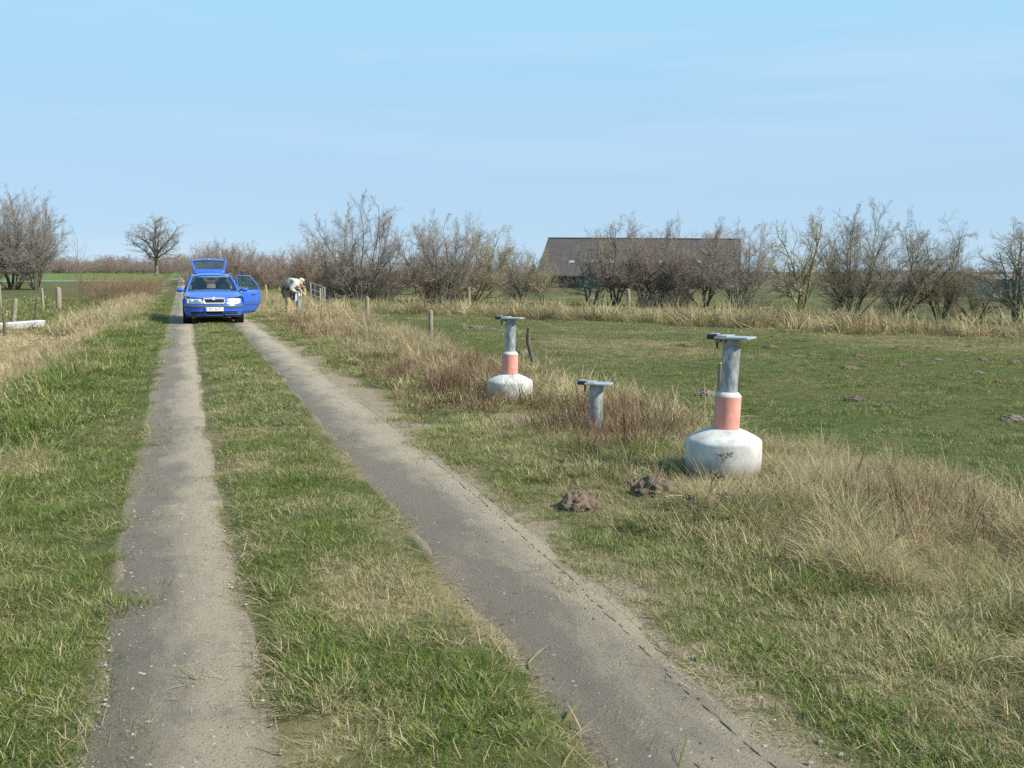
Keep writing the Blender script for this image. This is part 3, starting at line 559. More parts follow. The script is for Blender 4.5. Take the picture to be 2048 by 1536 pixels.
VAR['low'] = make_tree(99, 18, 0.95, 3.4, 0.036, [lv(11, .1, 1.0, .8, .5, 5, .22, .06, .5), lv(9, .08, 1.0, .85, .5, 4, .22, .03, .55), lv(7, .08, 1.0, .8, .5, 3, .2, .02, .6)], spreadbase=.8)
EXT = {}
for k, v in VAR.items():
    c = np.empty(len(v[1].vertices) * 3, np.float32); v[1].vertices.foreach_get('co', c); c = c.reshape(-1, 3); EXT[k] = (float(np.percentile(np.abs(c[:, 0]), 96)), float(np.percentile(c[:, 2], 99.7)))
def bark(nm, c, c2, sc=6): return mat(nm, c, 0.9, col2=c2, scale=sc, spec=0.2)
BK = {'grey': (bark('bark_grey', (0.21, 0.18, 0.14), (0.11, 0.09, 0.07)), bark('twig_grey', (0.34, 0.295, 0.25), (0.21, 0.18, 0.15), 2)),
      'brown': (bark('bark_brown', (0.19, 0.145, 0.10), (0.10, 0.08, 0.06)), bark('twig_brown', (0.33, 0.255, 0.20), (0.22, 0.165, 0.125), 2)),
      'lichen': (bark('bark_lichen', (0.30, 0.28, 0.13), (0.14, 0.125, 0.07)), bark('twig_lichen', (0.40, 0.35, 0.22), (0.27, 0.22, 0.14), 2)),
      'olive': (bark('bark_olive', (0.18, 0.17, 0.09), (0.09, 0.085, 0.055)), bark('twig_olive', (0.29, 0.245, 0.175), (0.19, 0.155, 0.11), 2)),
      'rods': (bark('rod_bark', (0.27, 0.19, 0.11), (0.15, 0.105, 0.065)), bark('rod_twig', (0.29, 0.20, 0.12), (0.17, 0.12, 0.075), 2)),
      'haze': (bark('bark_far', (0.20, 0.165, 0.135), (0.13, 0.11, 0.09)), bark('twig_far', (0.30, 0.235, 0.20), (0.22, 0.175, 0.15), 2))}
def put_tree(name, var, bk, p, top, width, label, cat='tree', group=None, dep=None):
    """p ground point; top = picture row of the tip; width = spread in picture pixels"""
    dep = np.array([p[0], p[1], 0 - EYE]) @ CF; h = zat(top, p[0], p[1]) - p[2]; ex, ez = EXT[var]
    sz = h / ez; sx = (width / FPX * dep) / (2 * ex); sx = min(max(sx, sz * (0.68 if dep < 70 else .78)), sz * 1.9)
    t = empty(name, (p[0], p[1], p[2]), (0, 0, random.random() * 6.28), label, cat, group); t.scale = (sx, sx, sz)
    for part, me, m in (('trunk', VAR[var][0], BK[bk][0]), ('crown', VAR[var][1], BK[bk][1])):
        o = bpy.data.objects.new(part, me); COL.objects.link(o); o.parent = t
        if len(me.materials) == 0: me.materials.append(m)
        o.material_slots[0].link = 'OBJECT'; o.material_slots[0].material = m
    return t
HG = 'leafless shrubs of the hedge row behind the pasture'
hl = 'leafless grey brown shrub in the hedge row behind the straw strip'
# px, base row, top row, width, variety, bark, label
HEDGE = [(648, 603, 468, 105, 'thorn0', 'brown', 'bushy reddish brown thorn bush right behind the metal field gate', None),
 (722, 607, 390, 165, 'coppice0', 'grey', 'tallest leafless fan shaped shrub in the hedge row near the field gate', None),
 (690, 606, 520, 110, 'low', 'olive', 'low dark bramble like shrub at the foot of the fan shaped tree', None),
 (848, 606, 440, 120, 'thorn1', 'brown', 'brown tangled hedge shrub left of the grey broad one', None), (893, 606, 425, 140, 'coppice1', 'grey', 'broad grey leafless hedge shrub just left of the yellowish thorn bush', None),
 (945, 603, 450, 110, 'thorn2', 'lichen', 'yellowish lichen covered thorn bush in the hedge row left of the barn', None),
 (770, 603, 525, 90, 'low', 'brown', 'low brown bush in the gap right of the fan shaped hedge tree', None), (1040, 606, 488, 100, 'thorn0', 'olive', 'squat olive brown thorn bush left of the barn end', None), (1086, 608, 492, 62, 'open0', 'lichen', 'slim yellowish lichen covered shrub before the left end of the barn roof', None),
 (1185, 610, 462, 110, 'open1', 'grey', 'grey leaning hedge tree in front of the green barn doors', None), (1234, 610, 434, 130, 'open0', 'brown', hl, HG), (1286, 612, 440, 130, 'open0', 'brown', hl, HG), (1315, 613, 432, 130, 'coppice2', 'grey', hl, HG),
 (1352, 613, 500, 90, 'thorn0', 'brown', hl, HG), (1408, 614, 438, 130, 'open1', 'brown', hl, HG), (1476, 616, 446, 150, 'coppice1', 'grey', hl, HG),
 (1604, 625, 418, 160, 'open0', 'lichen', 'open yellowish lichen covered tree in the hedge row right of the barn', None),
 (1705, 632, 402, 165, 'coppice0', 'olive', 'dense olive brown tall shrub next to the open yellowish tree', None), (1800, 637, 424, 185, 'thorn1', 'olive', hl, HG), (1880, 638, 468, 120, 'coppice2', 'olive', hl, HG),
 (1955, 642, 520, 95, 'thorn0', 'olive', hl, HG), (2040, 648, 436, 150, 'open1', 'olive', 'crooked limbed tree in front of the teal shed', None), (2120, 652, 420, 150, 'coppice1', 'olive', hl, HG)]
for px, by, ty, w, vr, bk, lab, grp in HEDGE:
    put_tree('hedge_shrub', vr, bk, hit(px, by), ty, w, lab, 'shrub', grp)
for px, ty, bk in [(665, 560, 'brown'), (705, 562, 'olive'), (745, 568, 'olive'), (865, 565, 'brown'), (915, 568, 'olive'), (1300, 580, 'brown'), (1355, 578, 'brown'), (1520, 588, 'olive'), (1690, 580, 'olive'), (1790, 580, 'olive'), (1900, 598, 'olive')]:
    put_tree('undergrowth_shrub', 'low', bk, hit(px, 604 + max(0, px - 1000) * .033 + random.uniform(-2, 2)), ty, 70, 'low tangled bare undergrowth at the foot of the hedge row', 'shrub', 'undergrowth along the hedge foot')
# shrubs left of the track
for px, by, ty, w, vr in [(-25, 580, 395, 130, 'coppice1'), (28, 579, 368, 150, 'coppice0'), (74, 580, 385, 130, 'coppice2')]:
    put_tree('alder_shrub', vr, 'grey', hit(px, by), ty, w, 'tall leafless many stemmed shrub beyond the ditch and its old posts', 'shrub', 'tall shrubs beyond the ditch')
put_tree('sapling', 'sapling', 'grey', hit(150, 592), 450, 60, 'thin bare sapling beside the tall many stemmed shrubs', 'tree')
put_tree('sapling', 'sapling', 'brown', hit(172, 590), 492, 80, 'small bare branching sapling at the edge of the brown rod thicket', 'tree')
for px, by, ty, w, vr in [(150, 606, 544, 80, 'rods1'), (182, 608, 536, 90, 'rods1'), (212, 612, 540, 95, 'rods0'), (240, 614, 540, 95, 'rods0'), (262, 608, 540, 90, 'rods0'), (283, 602, 541, 80, 'rods0'), (300, 594, 543, 70, 'rods0'), (314, 586, 546, 50, 'rods1')]:
    put_tree('willow_rods', vr, 'rods', hit(px, by), ty, w, 'thicket clump of thin upright reddish brown rods beside the track', 'shrub', 'rod clumps left of the track')
# lone tree, wood and far hedges
put_tree('round_tree', 'round', 'grey', at(313, 168), 432, 98, 'lone round crowned bare tree standing in the far meadow', 'tree')
fl = 'bare tree in the distant brown wood behind the far meadow'
for i in range(34):
    px = -60 + i * 15.5 + random.uniform(-5, 5); top = 515 + 7 * math.sin(px * 0.05) + random.uniform(-7, 7)
    put_tree('distant_tree', random.choice(['low', 'thorn0', 'thorn1', 'coppice2', 'low']), 'haze', at(px, random.uniform(215, 260)), top, random.uniform(55, 75), fl, 'tree', 'trees of the distant wood')
for px, top, w in [(385, 512, 60), (402, 500, 60), (420, 484, 70), (440, 476, 80), (458, 478, 75), (476, 482, 75), (495, 490, 70), (514, 500, 70), (532, 506, 70), (550, 500, 70), (568, 497, 70), (586, 492, 70), (604, 484, 75), (622, 490, 75)]:
    put_tree('far_shrub', random.choice(['low', 'coppice2', 'thorn1', 'low']), 'brown' if px > 460 else 'haze', at(px, random.uniform(92, 108)), top, w, 'brown leafless shrub in the thick hedge behind the parked car', 'shrub', 'hedge behind the parked car')
for px, top in [(640, 512), (668, 508), (700, 515), (730, 512), (760, 515), (790, 510), (820, 514), (850, 512), (885, 520), (920, 520), (955, 515), (985, 480), (1012, 492), (1040, 520), (1065, 530)]:
    put_tree('far_shrub', random.choice(['low', 'thorn2', 'low']), 'haze' if px > 950 else 'brown', at(px, random.uniform(100, 118)), top, 75, 'leafless shrub in the back hedge seen through the nearer hedge row', 'shrub', 'back hedge beyond the hedge row')
for i in range(20):
    px = 1485 + i * 33 + random.uniform(-8, 8)
    put_tree('far_shrub', random.choice(['low', 'thorn0', 'low']), 'haze', at(px, random.uniform(125, 165)), random.uniform(540, 556), 80, 'low distant bush right of the barn behind the hedge row', 'shrub', 'distant bushes right of the barn')
for i in range(38):
    px = 930 + i * 32 + random.uniform(-8, 8)
    put_tree('distant_tree', random.choice(['low', 'thorn0', 'low']), 'haze', at(px, random.uniform(270, 320)), random.uniform(532, 541), 75, 'tiny bare tree on the horizon behind barn and hedge row', 'tree', 'trees on the horizon behind the barn')
for i in range(24):
    px = -50 + i * 21 + random.uniform(-5, 5)
    put_tree('distant_tree', random.choice(['low', 'thorn2', 'low']), 'haze', at(px, random.uniform(262, 290)), 513 + 6 * math.sin(px * .045) + random.uniform(-5, 6), 80, fl, 'tree', 'trees of the distant wood')
for px, by, ty, w in [(1690, 592, 556, 60), (1720, 592, 548, 70), (1775, 592, 540, 80), (1850, 594, 545, 90), (1905, 594, 552, 70)]:
    put_tree('dark_bush', 'low', 'olive', at(px, 72), ty, w, 'dark dense bush in front of the low house behind the hedge', 'bush', 'dark bushes by the low house')

# ------------------------------------------------------------------ barn and far buildings
def roofmat(nm, c): return mat(nm, c, 0.85, var=0.3, scale=1.2, stretch=(1, 1, 1))
def barn():
    a = at(1076, 131); c = at(1478, 125.3); ax = Vector((c[0] - a[0], c[1] - a[1], 0)); Lb = ax.length; ax.normalize(); back = Vector((-ax.y, ax.x, 0)); rz = math.atan2(ax.y, ax.x)
    z0 = min(a[2], c[2]) - 0.1; ridge = zat(475, a[0], a[1]) - z0; eave = zat(551, a[0], a[1]) - z0
    b = empty('barn', (a[0], a[1], z0), (0, 0, rz), 'long low barn with a huge dark grey roof and green doors', 'barn')
    D = 13.0; ov = 0.5
    wallm = mat('barn_brick', (0.21, 0.115, 0.08), 0.9, col2=(0.13, 0.08, 0.06), scale=2.0)
    MB().box((Lb / 2, D / 2 + ov, eave / 2 - 0.1), (Lb - 0.8, D - 2 * ov, eave + 0.25)).build('wall', wallm, b)
    def slope(sgn):
        # hipped on the left: ridge starts set in from the left end
        n0 = 0.1; y0 = -ov if sgn < 0 else D + ov
        pts = [(-0.2, y0, eave - 0.15), (Lb + 0.2, y0, eave - 0.15), (Lb + 0.1, D / 2, ridge - 0.35), (n0, D / 2, ridge)]
        return MB().prism([Vector(p) for p in (pts if sgn < 0 else pts[::-1])], (0, 0, 0.14))
    rm = roofmat('barn_roof', (0.076, 0.066, 0.059))
    r1 = slope(-1).build('roof', rm, b); slope(1).build('roof', rm, b)
    MB().prism([Vector((.42, ov + .05, eave - .1)), Vector((.42, D / 2, ridge - .3)), Vector((.42, D - ov - .05, eave - .1))], (0.1, 0, 0)).build('gable', mat('gable_boards', (0.10, 0.085, 0.07), 0.9, var=.3, scale=3), b)
    MB().prism([Vector((Lb - .45, ov + .05, eave - .1)), Vector((Lb - .45, D / 2, ridge - .5)), Vector((Lb - .45, D - ov - .05, eave - .1))], (0.1, 0, 0)).build('gable', mat('gable_boards', (0.10, 0.085, 0.07), 0.9, var=.3, scale=3), b)
    # corrugation: long thin sheet joints down the front slope
    for i in range(1, 21):
        x = Lb * i / 21; t0 = Vector((x, -ov - .01, eave)); t1 = Vector((x, D / 2, ridge - 0.35 * x / Lb + .13))
        MB().tube([t0, t1], 0.018, 4).build('roof_seam', rm, r1)
    MB().tube([(.1, D / 2, ridge + .12), (Lb + .1, D / 2, ridge - .22)], 0.13, 6).build('ridge_cap', rm, r1)
    for fx in (0.16, 0.255, 0.37, 0.44, 0.62, 0.80):  # pale skylights half way up the slope
        x = Lb * fx; f = 0.36; z = eave - .15 + f * (ridge - eave) + .17; y = -ov + f * (D / 2 + ov); s = math.atan2(ridge - eave - .1, D / 2 + ov)
        MB().box((x, y, z), (0.75, 0.55, 0.05), (s, 0, 0)).build('skylight', mat('skylight_glass', (0.30, 0.31, 0.32), 0.5), r1)
    gm_ = mat('barn_door_green', (0.02, 0.28, 0.20), 0.55, var=0.25, scale=2)
    dk = mat('barn_inside_shade', (0.015, 0.014, 0.013), 0.95)
    for k, (x0, x1) in enumerate([(5.4, 6.9), (6.98, 8.5), (8.58, 9.3), (14.3, 15.6)]):
        MB().box(((x0 + x1) / 2, ov - 0.04, eave * 0.40), (x1 - x0, 0.08, eave * 0.72)).build('door', gm_, b)
    MB().box((7.2, ov - 0.02, eave * 0.86), (4.2, 0.07, eave * 0.2)).build('opening', dk, b)  # opening is a solid panel; the barn's inner shade is put into its colour
    for x in (2.6, 3.6, 11.5, 17.5, 20.5): 
        w = MB().box((x, ov - .03, eave * .6), (0.9, .06, eave * .35)).build('window', mat('barn_pane', (0.10, 0.12, 0.13), 0.2), b)
        MB().box((x, ov - .07, eave * .6), (0.06, .03, eave * .35)).build('frame', mat('barn_frame', (0.4, 0.4, 0.38), 0.6), w)
barn()
def house(name, px0, px1, dep, top, eavey, wallc, roofc, label, cat, gable_right=False, base=None):
    a, c = at(px0, dep), at(px1, dep); ax = Vector((c[0] - a[0], c[1] - a[1], 0)); Lh = ax.length; rz = math.atan2(ax.y, ax.x); z0 = min(a[2], c[2]) - .1
    rd, ev = zat(top, *a[:2]) - z0, zat(eavey, *a[:2]) - z0; D = 7.0
    h = empty(name, (a[0], a[1], z0), (0, 0, rz), label, cat)
    MB().box((Lh / 2, D / 2, ev / 2), (Lh, D, ev)).build('wall', wallc, h)
    rr = MB().prism([Vector((-.3, -.4, ev - .1)), Vector((-.3, D / 2, rd)), Vector((-.3, D + .4, ev - .1))], (Lh + .6, 0, 0)).build('roof', roofc, h)
    for i in range(max(2, int(Lh / 2.4))):
        x = (i + .5) * Lh / max(2, int(Lh / 2.4)); w = MB().box((x, -.02, ev * .55), (.9, .08, ev * .4)).build('window', mat('house_pane', (0.06, 0.07, 0.08), .15), h)
        MB().box((x, -.07, ev * .55), (.07, .04, ev * .4)).build('frame', mat('house_frame', (0.55, 0.55, 0.52), .6), w)
    return h
house('low_house', 1735, 1880, 92, 540, 562, mat('house_brick', (0.20, 0.10, 0.075), .9, var=.3, scale=3), roofmat('house_roof', (0.11, 0.085, 0.075)), 'low brick house with brown roof, mostly hidden by the hedge', 'house')
house('teal_shed', 1990, 2180, 78, 548, 556, mat('teal_sheet', (0.22, 0.34, 0.33), .6, var=.12, scale=1.0), roofmat('shed_roof', (0.13, 0.115, 0.105)), 'pale teal metal shed behind the last hedge trees', 'shed')

# ------------------------------------------------------------------ concrete and steel marker posts
def weathered(nm, c, c2, grime, gsc=3.0, rough=.9, metal=0.0, sc=9, stretch=(1, 1, .35), low=0.0):
    """base colour with fine mottling, vertical runs of grime and splashed mud near the foot"""
    m = mat(nm, c, rough, col2=c2, scale=sc, bump=.5, spec=.25, detail=9, metal=metal); n_ = m.node_tree.nodes; l_ = m.node_tree.links.new; bs = n_['Principled BSDF']; src = bs.inputs['Base Color'].links[0].from_socket
    c_ = n_.new('ShaderNodeTexCoord'); mp_ = n_.new('ShaderNodeMapping'); mp_.inputs['Scale'].default_value = stretch; l_(c_.outputs['Object'], mp_.inputs[0]); t = n_.new('ShaderNodeTexNoise'); t.inputs['Scale'].default_value = gsc * 3; t.inputs['Detail'].default_value = 8; t.inputs['Roughness'].default_value = .7; l_(mp_.outputs[0], t.inputs['Vector'])
    r_ = n_.new('ShaderNodeMapRange'); r_.inputs['From Min'].default_value = .46; r_.inputs['From Max'].default_value = .66; l_(t.outputs['Fac'], r_.inputs['Value']); x_ = n_.new('ShaderNodeMix'); x_.data_type = 'RGBA'; x_.inputs[7].default_value = (*grime, 1); mu = n_.new('ShaderNodeMath'); mu.operation = 'MULTIPLY'; mu.inputs[1].default_value = .65; l_(r_.outputs[0], mu.inputs[0]); l_(mu.outputs[0], x_.inputs[0]); l_(src, x_.inputs[6]); fin_ = x_.outputs[2]
    if low:
        sx = n_.new('ShaderNodeSeparateXYZ'); l_(c_.outputs['Object'], sx.inputs[0]); ad = n_.new('ShaderNodeMath'); ad.operation = 'MULTIPLY_ADD'; ad.inputs[1].default_value = .22; l_(t.outputs['Fac'], ad.inputs[0]); l_(sx.outputs['Z'], ad.inputs[2])
        r2 = n_.new('ShaderNodeMapRange'); r2.inputs['From Min'].default_value = low + .11; r2.inputs['From Max'].default_value = low; l_(ad.outputs[0], r2.inputs['Value']); x2 = n_.new('ShaderNodeMix'); x2.data_type = 'RGBA'; x2.inputs[7].default_value = (.20, .17, .12, 1); l_(r2.outputs[0], x2.inputs[0]); l_(fin_, x2.inputs[6]); fin_ = x2.outputs[2]
    l_(fin_, bs.inputs['Base Color']); return m
CONC = weathered('pale_concrete', (0.54, 0.53, 0.50), (0.40, 0.39, 0.365), (0.25, 0.25, 0.22), low=.16)
PINK = weathered('faded_red_paint', (0.58, 0.215, 0.165), (0.63, 0.31, 0.25), (0.42, 0.24, 0.19), sc=11)
GALV = mat('galvanised_steel', (0.22, 0.245, 0.245), 0.5, metal=0.4, col2=(0.36, 0.385, 0.38), scale=26, stretch=(1, 1, .6), spec=0.5, detail=3, lo=.42, hi=.58)
GALV2 = mat('galvanised_plate', (0.30, 0.33, 0.33), 0.45, metal=0.4, col2=(0.42, 0.445, 0.44), scale=18)
BLACK = mat('black_rubber', (0.015, 0.018, 0.025), 0.5)
RUST = mat('rust', (0.40, 0.15, 0.06), 0.9, var=.4, scale=60)
def head(root, z, rp, plate_rot, off=(0, 0), rust=True):
    s = MB(); s.box((0.022, 0, z + .009), (0.245, 0.20, 0.016), bev=.003); p = s.build('top_plate', GALV2, root, rot=(0, 0, plate_rot), loc=(off[0], off[1], 0))
    MB().box((-0.05, -0.0, z + .022), (0.08, 0.17, 0.009), bev=.003).build('cover_strip', GALV2, p)
    MB().box((-0.135, 0, z + .012), (0.085, 0.10, 0.035), bev=.008).build('clamp', BLACK, p)
    MB().box((-0.130, 0, z + .033), (0.06, 0.07, 0.008), bev=.002).build('clamp_lid', GALV2, p)
    MB().tube([(-0.105, -.02, z - .005), (-0.105, -.02, z - .07)], [.011, .008], 8).build('bolt', mat('dark_bolt', (0.06, 0.06, 0.055), .6), p)
    if rust: MB().box((-0.075, -.07, z - .012), (0.045, 0.05, 0.022), bev=.006).build('rusty_lug', RUST, p)
def marker(px, py, lean, label, plate_rot=0.0, yawz=0.0):
    q = hit(px, py); v = np.array([q[0], q[1]]); v = v / np.linalg.norm(v); c = np.array([q[0], q[1]]) + v * 0.27; z = tz(*c) - 0.02
    root = empty('marker_post', (c[0], c[1], z), (0, 0, yawz), label, 'post', 'marker posts on concrete bells')
    prof = [(.262, -.10), (.268, .0), (.274, .15), (.275, .255), (.272, .266), (.262, .279), (.240, .293), (.205, .311), (.165, .330), (.125, .346), (.098, .352)]
    bell = MB().lathe(prof, 48).build('concrete_bell', CONC, root, shade=50)
    dx, dy = math.tan(R(lean)), 0.0
    col = MB(); col.lathe([(.094, .33), (.094, .585)], 36); c1 = col.build('red_collar', PINK, root, rot=(0, R(lean), 0), shade=40)
    MB().lathe([(.0945, .5855), (.094, .592), (.070, .618), (.055, .620)], 36).build('collar_rim', CONC, c1, shade=40)
    MB().lathe([(.0615, .30), (.0615, 1.0)], 36).build('pipe', GALV, root, rot=(0, R(lean), 0), shade=40)
    head(root, 1.0, .06, plate_rot, (math.sin(R(lean)) * 1.0, 0))
    return root
m3 = marker(1445, 962, 2.6, 'bell footed marker post beside loose earth, larger seeming of the two red collared posts near a dead umbel stalk', R(-14), -YAW - R(18))
m3['label'] = 'red collared marker post on white concrete bell with a dead umbel stalk before it'
m4 = marker(1019, 811, 0.8, 'red collared marker post on white concrete bell next to a crooked stick post', R(-8), -YAW - R(6))
def pipe_post(px, py, topz, label, lean=1.2, plate=True, rp=.0655):
    q = hit(px, py); v = np.array([q[0], q[1]]); v = v / np.linalg.norm(v); c = np.array([q[0], q[1]]) + v * rp; z = tz(*c)
    root = empty('pipe_post', (c[0], c[1], z), (0, R(lean), -YAW - R(8)), label, 'post')
    p = MB().lathe([(rp, -.08), (rp, topz)], 36).build('pipe', GALV, root, shade=40)
    if plate: head(root, topz, rp, R(-6), rust=False)
    MB().tube([(-.02, -rp - .001, .155), (-.02, -rp - .007, .155)], .009, 10).build('bolt', mat('dark_bolt', (0.06, 0.06, 0.055), .6), p)
    return root
pipe_post(1190, 866, .455, 'short bare galvanised steel post with a flat plate between the two red collared posts')
f1 = pipe_post(598, 634, .58, 'galvanised steel post at which the bent over person works', 0, False, .085)

# ------------------------------------------------------------------ wooden posts, wires, gate, beam
WOODP = mat('weathered_wood', (0.34, 0.29, 0.215), 0.9, col2=(0.17, 0.14, 0.105), scale=7, stretch=(6, 6, .7), bump=.5, spec=.2)
WOODD = mat('dark_wood', (0.15, 0.12, 0.09), 0.9, col2=(0.08, 0.065, 0.05), scale=7, stretch=(6, 6, .7), bump=.5, spec=.2)
WOODY = mat('yellow_wood', (0.42, 0.35, 0.17), 0.9, col2=(0.25, 0.20, 0.11), scale=7, stretch=(6, 6, .7), bump=.4, spec=.2)
WIRE = mat('fence_wire', (0.16, 0.15, 0.14), .7, metal=.2)
POST = {}
def wpost(px, by, ty, wpx, label, m=WOODP, leanpx=0.0, key=None, crooked=0.0, insul=False, grp='old fence posts'):
    q = hit(px, by); dep = np.array([q[0], q[1], q[2] - EYE]) @ CF; r = wpx / FPX * dep / 2; ztop = zat(ty, q[0], q[1]); h = ztop - q[2]; K = 9; ln = leanpx / FPX * dep
    rx = CR
    root = empty('fence_post', tuple(q), (0, 0, 0), label, 'post', None)
    pts, rad = [], []
    for i in range(K):
        t = i / (K - 1); cr_ = crooked * math.sin(t * 5.3) * (h * .08); ox = ln * t + cr_
        pts.append((rx[0] * ox, rx[1] * ox + crooked * .02 * math.cos(t * 4), -.15 + t * (h + .15))); rad.append(r * (1.06 - .12 * t) * random.uniform(.94, 1.05))
    rad[-1] *= .86
    MB().tube(pts, rad, 9).build('shaft', m, root, shade=50)
    tp = Vector(pts[-1])
    MB().tube([tp - Vector((0, 0, .004)), tp + Vector((r * .15, 0, r * .35))], [rad[-1] * .96, rad[-1] * .35], 9).build('split_top', m, root)
    if insul:
        MB().tube([tp + Vector((r, 0, -h * .22)), tp + Vector((r + .03, -.01, -h * .22))], .012, 8).build('insulator', BLACK, root)
    if key is not None: POST[key] = (Vector(q) + Vector(pts[-1]), Vector(q), h)
    return root
wpost(1438, 866, 727, 13, 'grey split fence post just behind the marker post with the umbel stalk', WOODP, 0, 0)
wpost(1056, 757, 656, 9.5, 'crooked twisted stick serving as fence post beside a marker post', WOODD, 8, 1, crooked=1.0, insul=True)
wpost(862, 681, 622, 9.5, 'slim grey fence post between the crooked stick and the gate side posts', WOODP, 0, 2)
wpost(735, 648, 595, 9, 'upright fence post in straw grass, next after the gate', WOODP, 0, 3)
wpost(641, 622, 577, 4.5, 'thin yellowish stake standing in front of the metal gate', WOODY, 0, 4)
wpost(610, 614, 577, 7, 'stub fence post with tufted top beside the working person', WOODY, 0, 5)
wpost(559, 603, 576, 5, 'yellowish fence post right beside the bent over person', WOODY, 0, 6)
wpost(535, 603, 570, 4.5, 'leaning thin yellowish fence post behind the open car door', WOODY, -3, 7)
wpost(517, 601, 575, 3.5, 'thinnest fence post close to the open car door', WOODY, 0, 8)
wpost(938, 613, 575, 6, 'pale fence post in the straw strip before the yellowish thorn bush', WOODP, 0, 10)
wpost(1258, 622, 579, 8, 'pale leaning fence post in the straw strip in front of the barn', WOODP, -2, 11)
wpost(2000, 662, 626, 7, 'pale short fence post in the straw strip at the shed end of the hedge', WOODP, 2, 12)
wpost(117, 620, 576, 11, 'thick pale squared post beyond the ditch', WOODP, 2, 20)
wpost(87, 622, 577, 5.5, 'post with dark insulator next to the thick pale post', WOODP, -1, 21, insul=True)
wpost(69, 640, 594, 4.5, 'thin tilted post between the leaning stump and the insulator post', WOODD, 7, 22)
wpost(25, 648, 599, 10.5, 'stout leaning stump post behind the white beam', WOODP, 9, 23)
wpost(10, 672, 627, 6, 'short dark stake standing right in front of the white beam', WOODD, 0, 24)
wpost(2, 618, 571, 4, 'slender pale post on the grass bank under the tall shrubs', WOODP, 0, 25)
def wire(name, pts, r, label, barbed=False):
    b = MB(); P3 = []
    for a, c in zip(pts[:-1], pts[1:]):
        for i in range(12):
            t = i / 12; p = a.lerp(c, t); p.z -= 0.10 * 4 * t * (1 - t) * min(1, (c - a).length / 8) * .5; P3.append(p)
    P3.append(pts[-1]); b.tube(P3, r, 5)
    if barbed:
        for a, c in zip(pts[:-1], pts[1:]):
            n_ = int((c - a).length / .12)
            for i in range(n_):
                t = (i + .5) / n_; p = a.lerp(c, t); p.z -= 0.10 * 4 * t * (1 - t) * min(1, (c - a).length / 8) * .5
                for s in (1, -1): b.tube([p + Vector((.0, .0, -.014 * s)), p + Vector((.011 * s, .008, .014 * s))], .0010, 4)
    o = b.build(name, WIRE); tag(o, label, 'wire'); return o
off = Vector((5.35, 3.6, tz(5.35, 3.6)))
def up(k, f): t, q, h = POST[k]; p = q.lerp(t, f); return p
wire('barbed_wire', [off + Vector((0, 0, .62)), up(0, .9), up(1, .86), up(2, .9), up(3, .9), up(4, .9)], .0014, 'upper barbed wire strung along the fence behind the marker posts', True)
wire('barbed_wire', [off + Vector((0, 0, .34)), up(0, .5), up(1, .5), up(2, .5), up(3, .5), up(4, .5)], .0014, 'lower barbed wire strung along the fence behind the marker posts', True)
wire('fence_wire', [up(21, .8), up(20, .72)], .003, 'short wire between the insulator post and the thick pale post')
wire('fence_wire', [up(10, .85), up(11, .85), up(12, .85)], .003, 'wire along the pale posts in the straw strip')

def gate():
    a, c = at(620.5, 42.2), at(648.5, 40.0); dz = 0.0
    A, C = Vector(a), Vector(c); zt_a, zb_a = zat(565, *a[:2]), zat(608, *a[:2]); zt_c, zb_c = zat(575, *c[:2]), zat(619, *c[:2])
    root = empty('field_gate', tuple(a), (0, 0, 0), 'galvanised tubular field gate standing open near the working person', 'gate'); T = Vector(a)
    def P(t, f): b_ = A.lerp(C, t); zb, zt = zb_a + (zb_c - zb_a) * t, zt_a + (zt_c - zt_a) * t; return Vector((b_.x, b_.y, zb + (zt - zb) * f)) - T
    for t, nm in ((0, 'stile'), (1, 'stile')): MB().tube([P(t, -.02), P(t, 1.02)], .026, 8).build(nm, GALV2, root)
    MB().tube([P(.86, 0), P(.86, 1)], .018, 8).build('upright', GALV2, root)
    for f in (0, .22, .45, .70, 1.0): MB().tube([P(0, f), P(1, f)], .017, 8).build('rail', GALV2, root)
    for t in (0, 1): 
        p = P(t, 0); g_ = Vector((p.x, p.y, tz(p.x + T.x, p.y + T.y) - T.z - .1)); MB().tube([g_, p], .022, 8).build('foot', GALV2, root)
    q = at(627, 43); g = empty('gate_post', tuple(q), (0, 0, 0), 'dark reddish gate post behind the open metal gate', 'post')
    MB().tube([(0, 0, -.15), (0, 0, zat(567, *q[:2]) - q[2])], [.075, .07], 10).build('shaft', mat('red_brown_wood', (0.13, 0.06, 0.05), .9, var=.4, scale=6), g, shade=50)
    MB().tube([(0, 0, zat(567, *q[:2]) - q[2] - .01), (0, 0, zat(567, *q[:2]) - q[2] + .03)], [.07, .03], 10).build('split_top', MATS['red_brown_wood'], g)
gate()
# thin black stake with trailing cord in front of the gate
q = hit(640, 660); st = empty('thin_stake', tuple(q), (0, 0, 0), 'thin dark stake with a cord wound round it in the straw', 'stake')
ht = zat(600, q[0], q[1]) - q[2]
MB().tube([(0, 0, -.1), (.02, 0, ht * .5), (.05, 0, ht)], [.010, .009, .008], 7).build('shaft', WOODD, st)
MB().tube([(.012 * math.cos(t * 2.2) + .05 * t / 14, .012 * math.sin(t * 2.2), ht * t / 14) for t in range(15)], .006, 5).build('cord', BLACK, st)

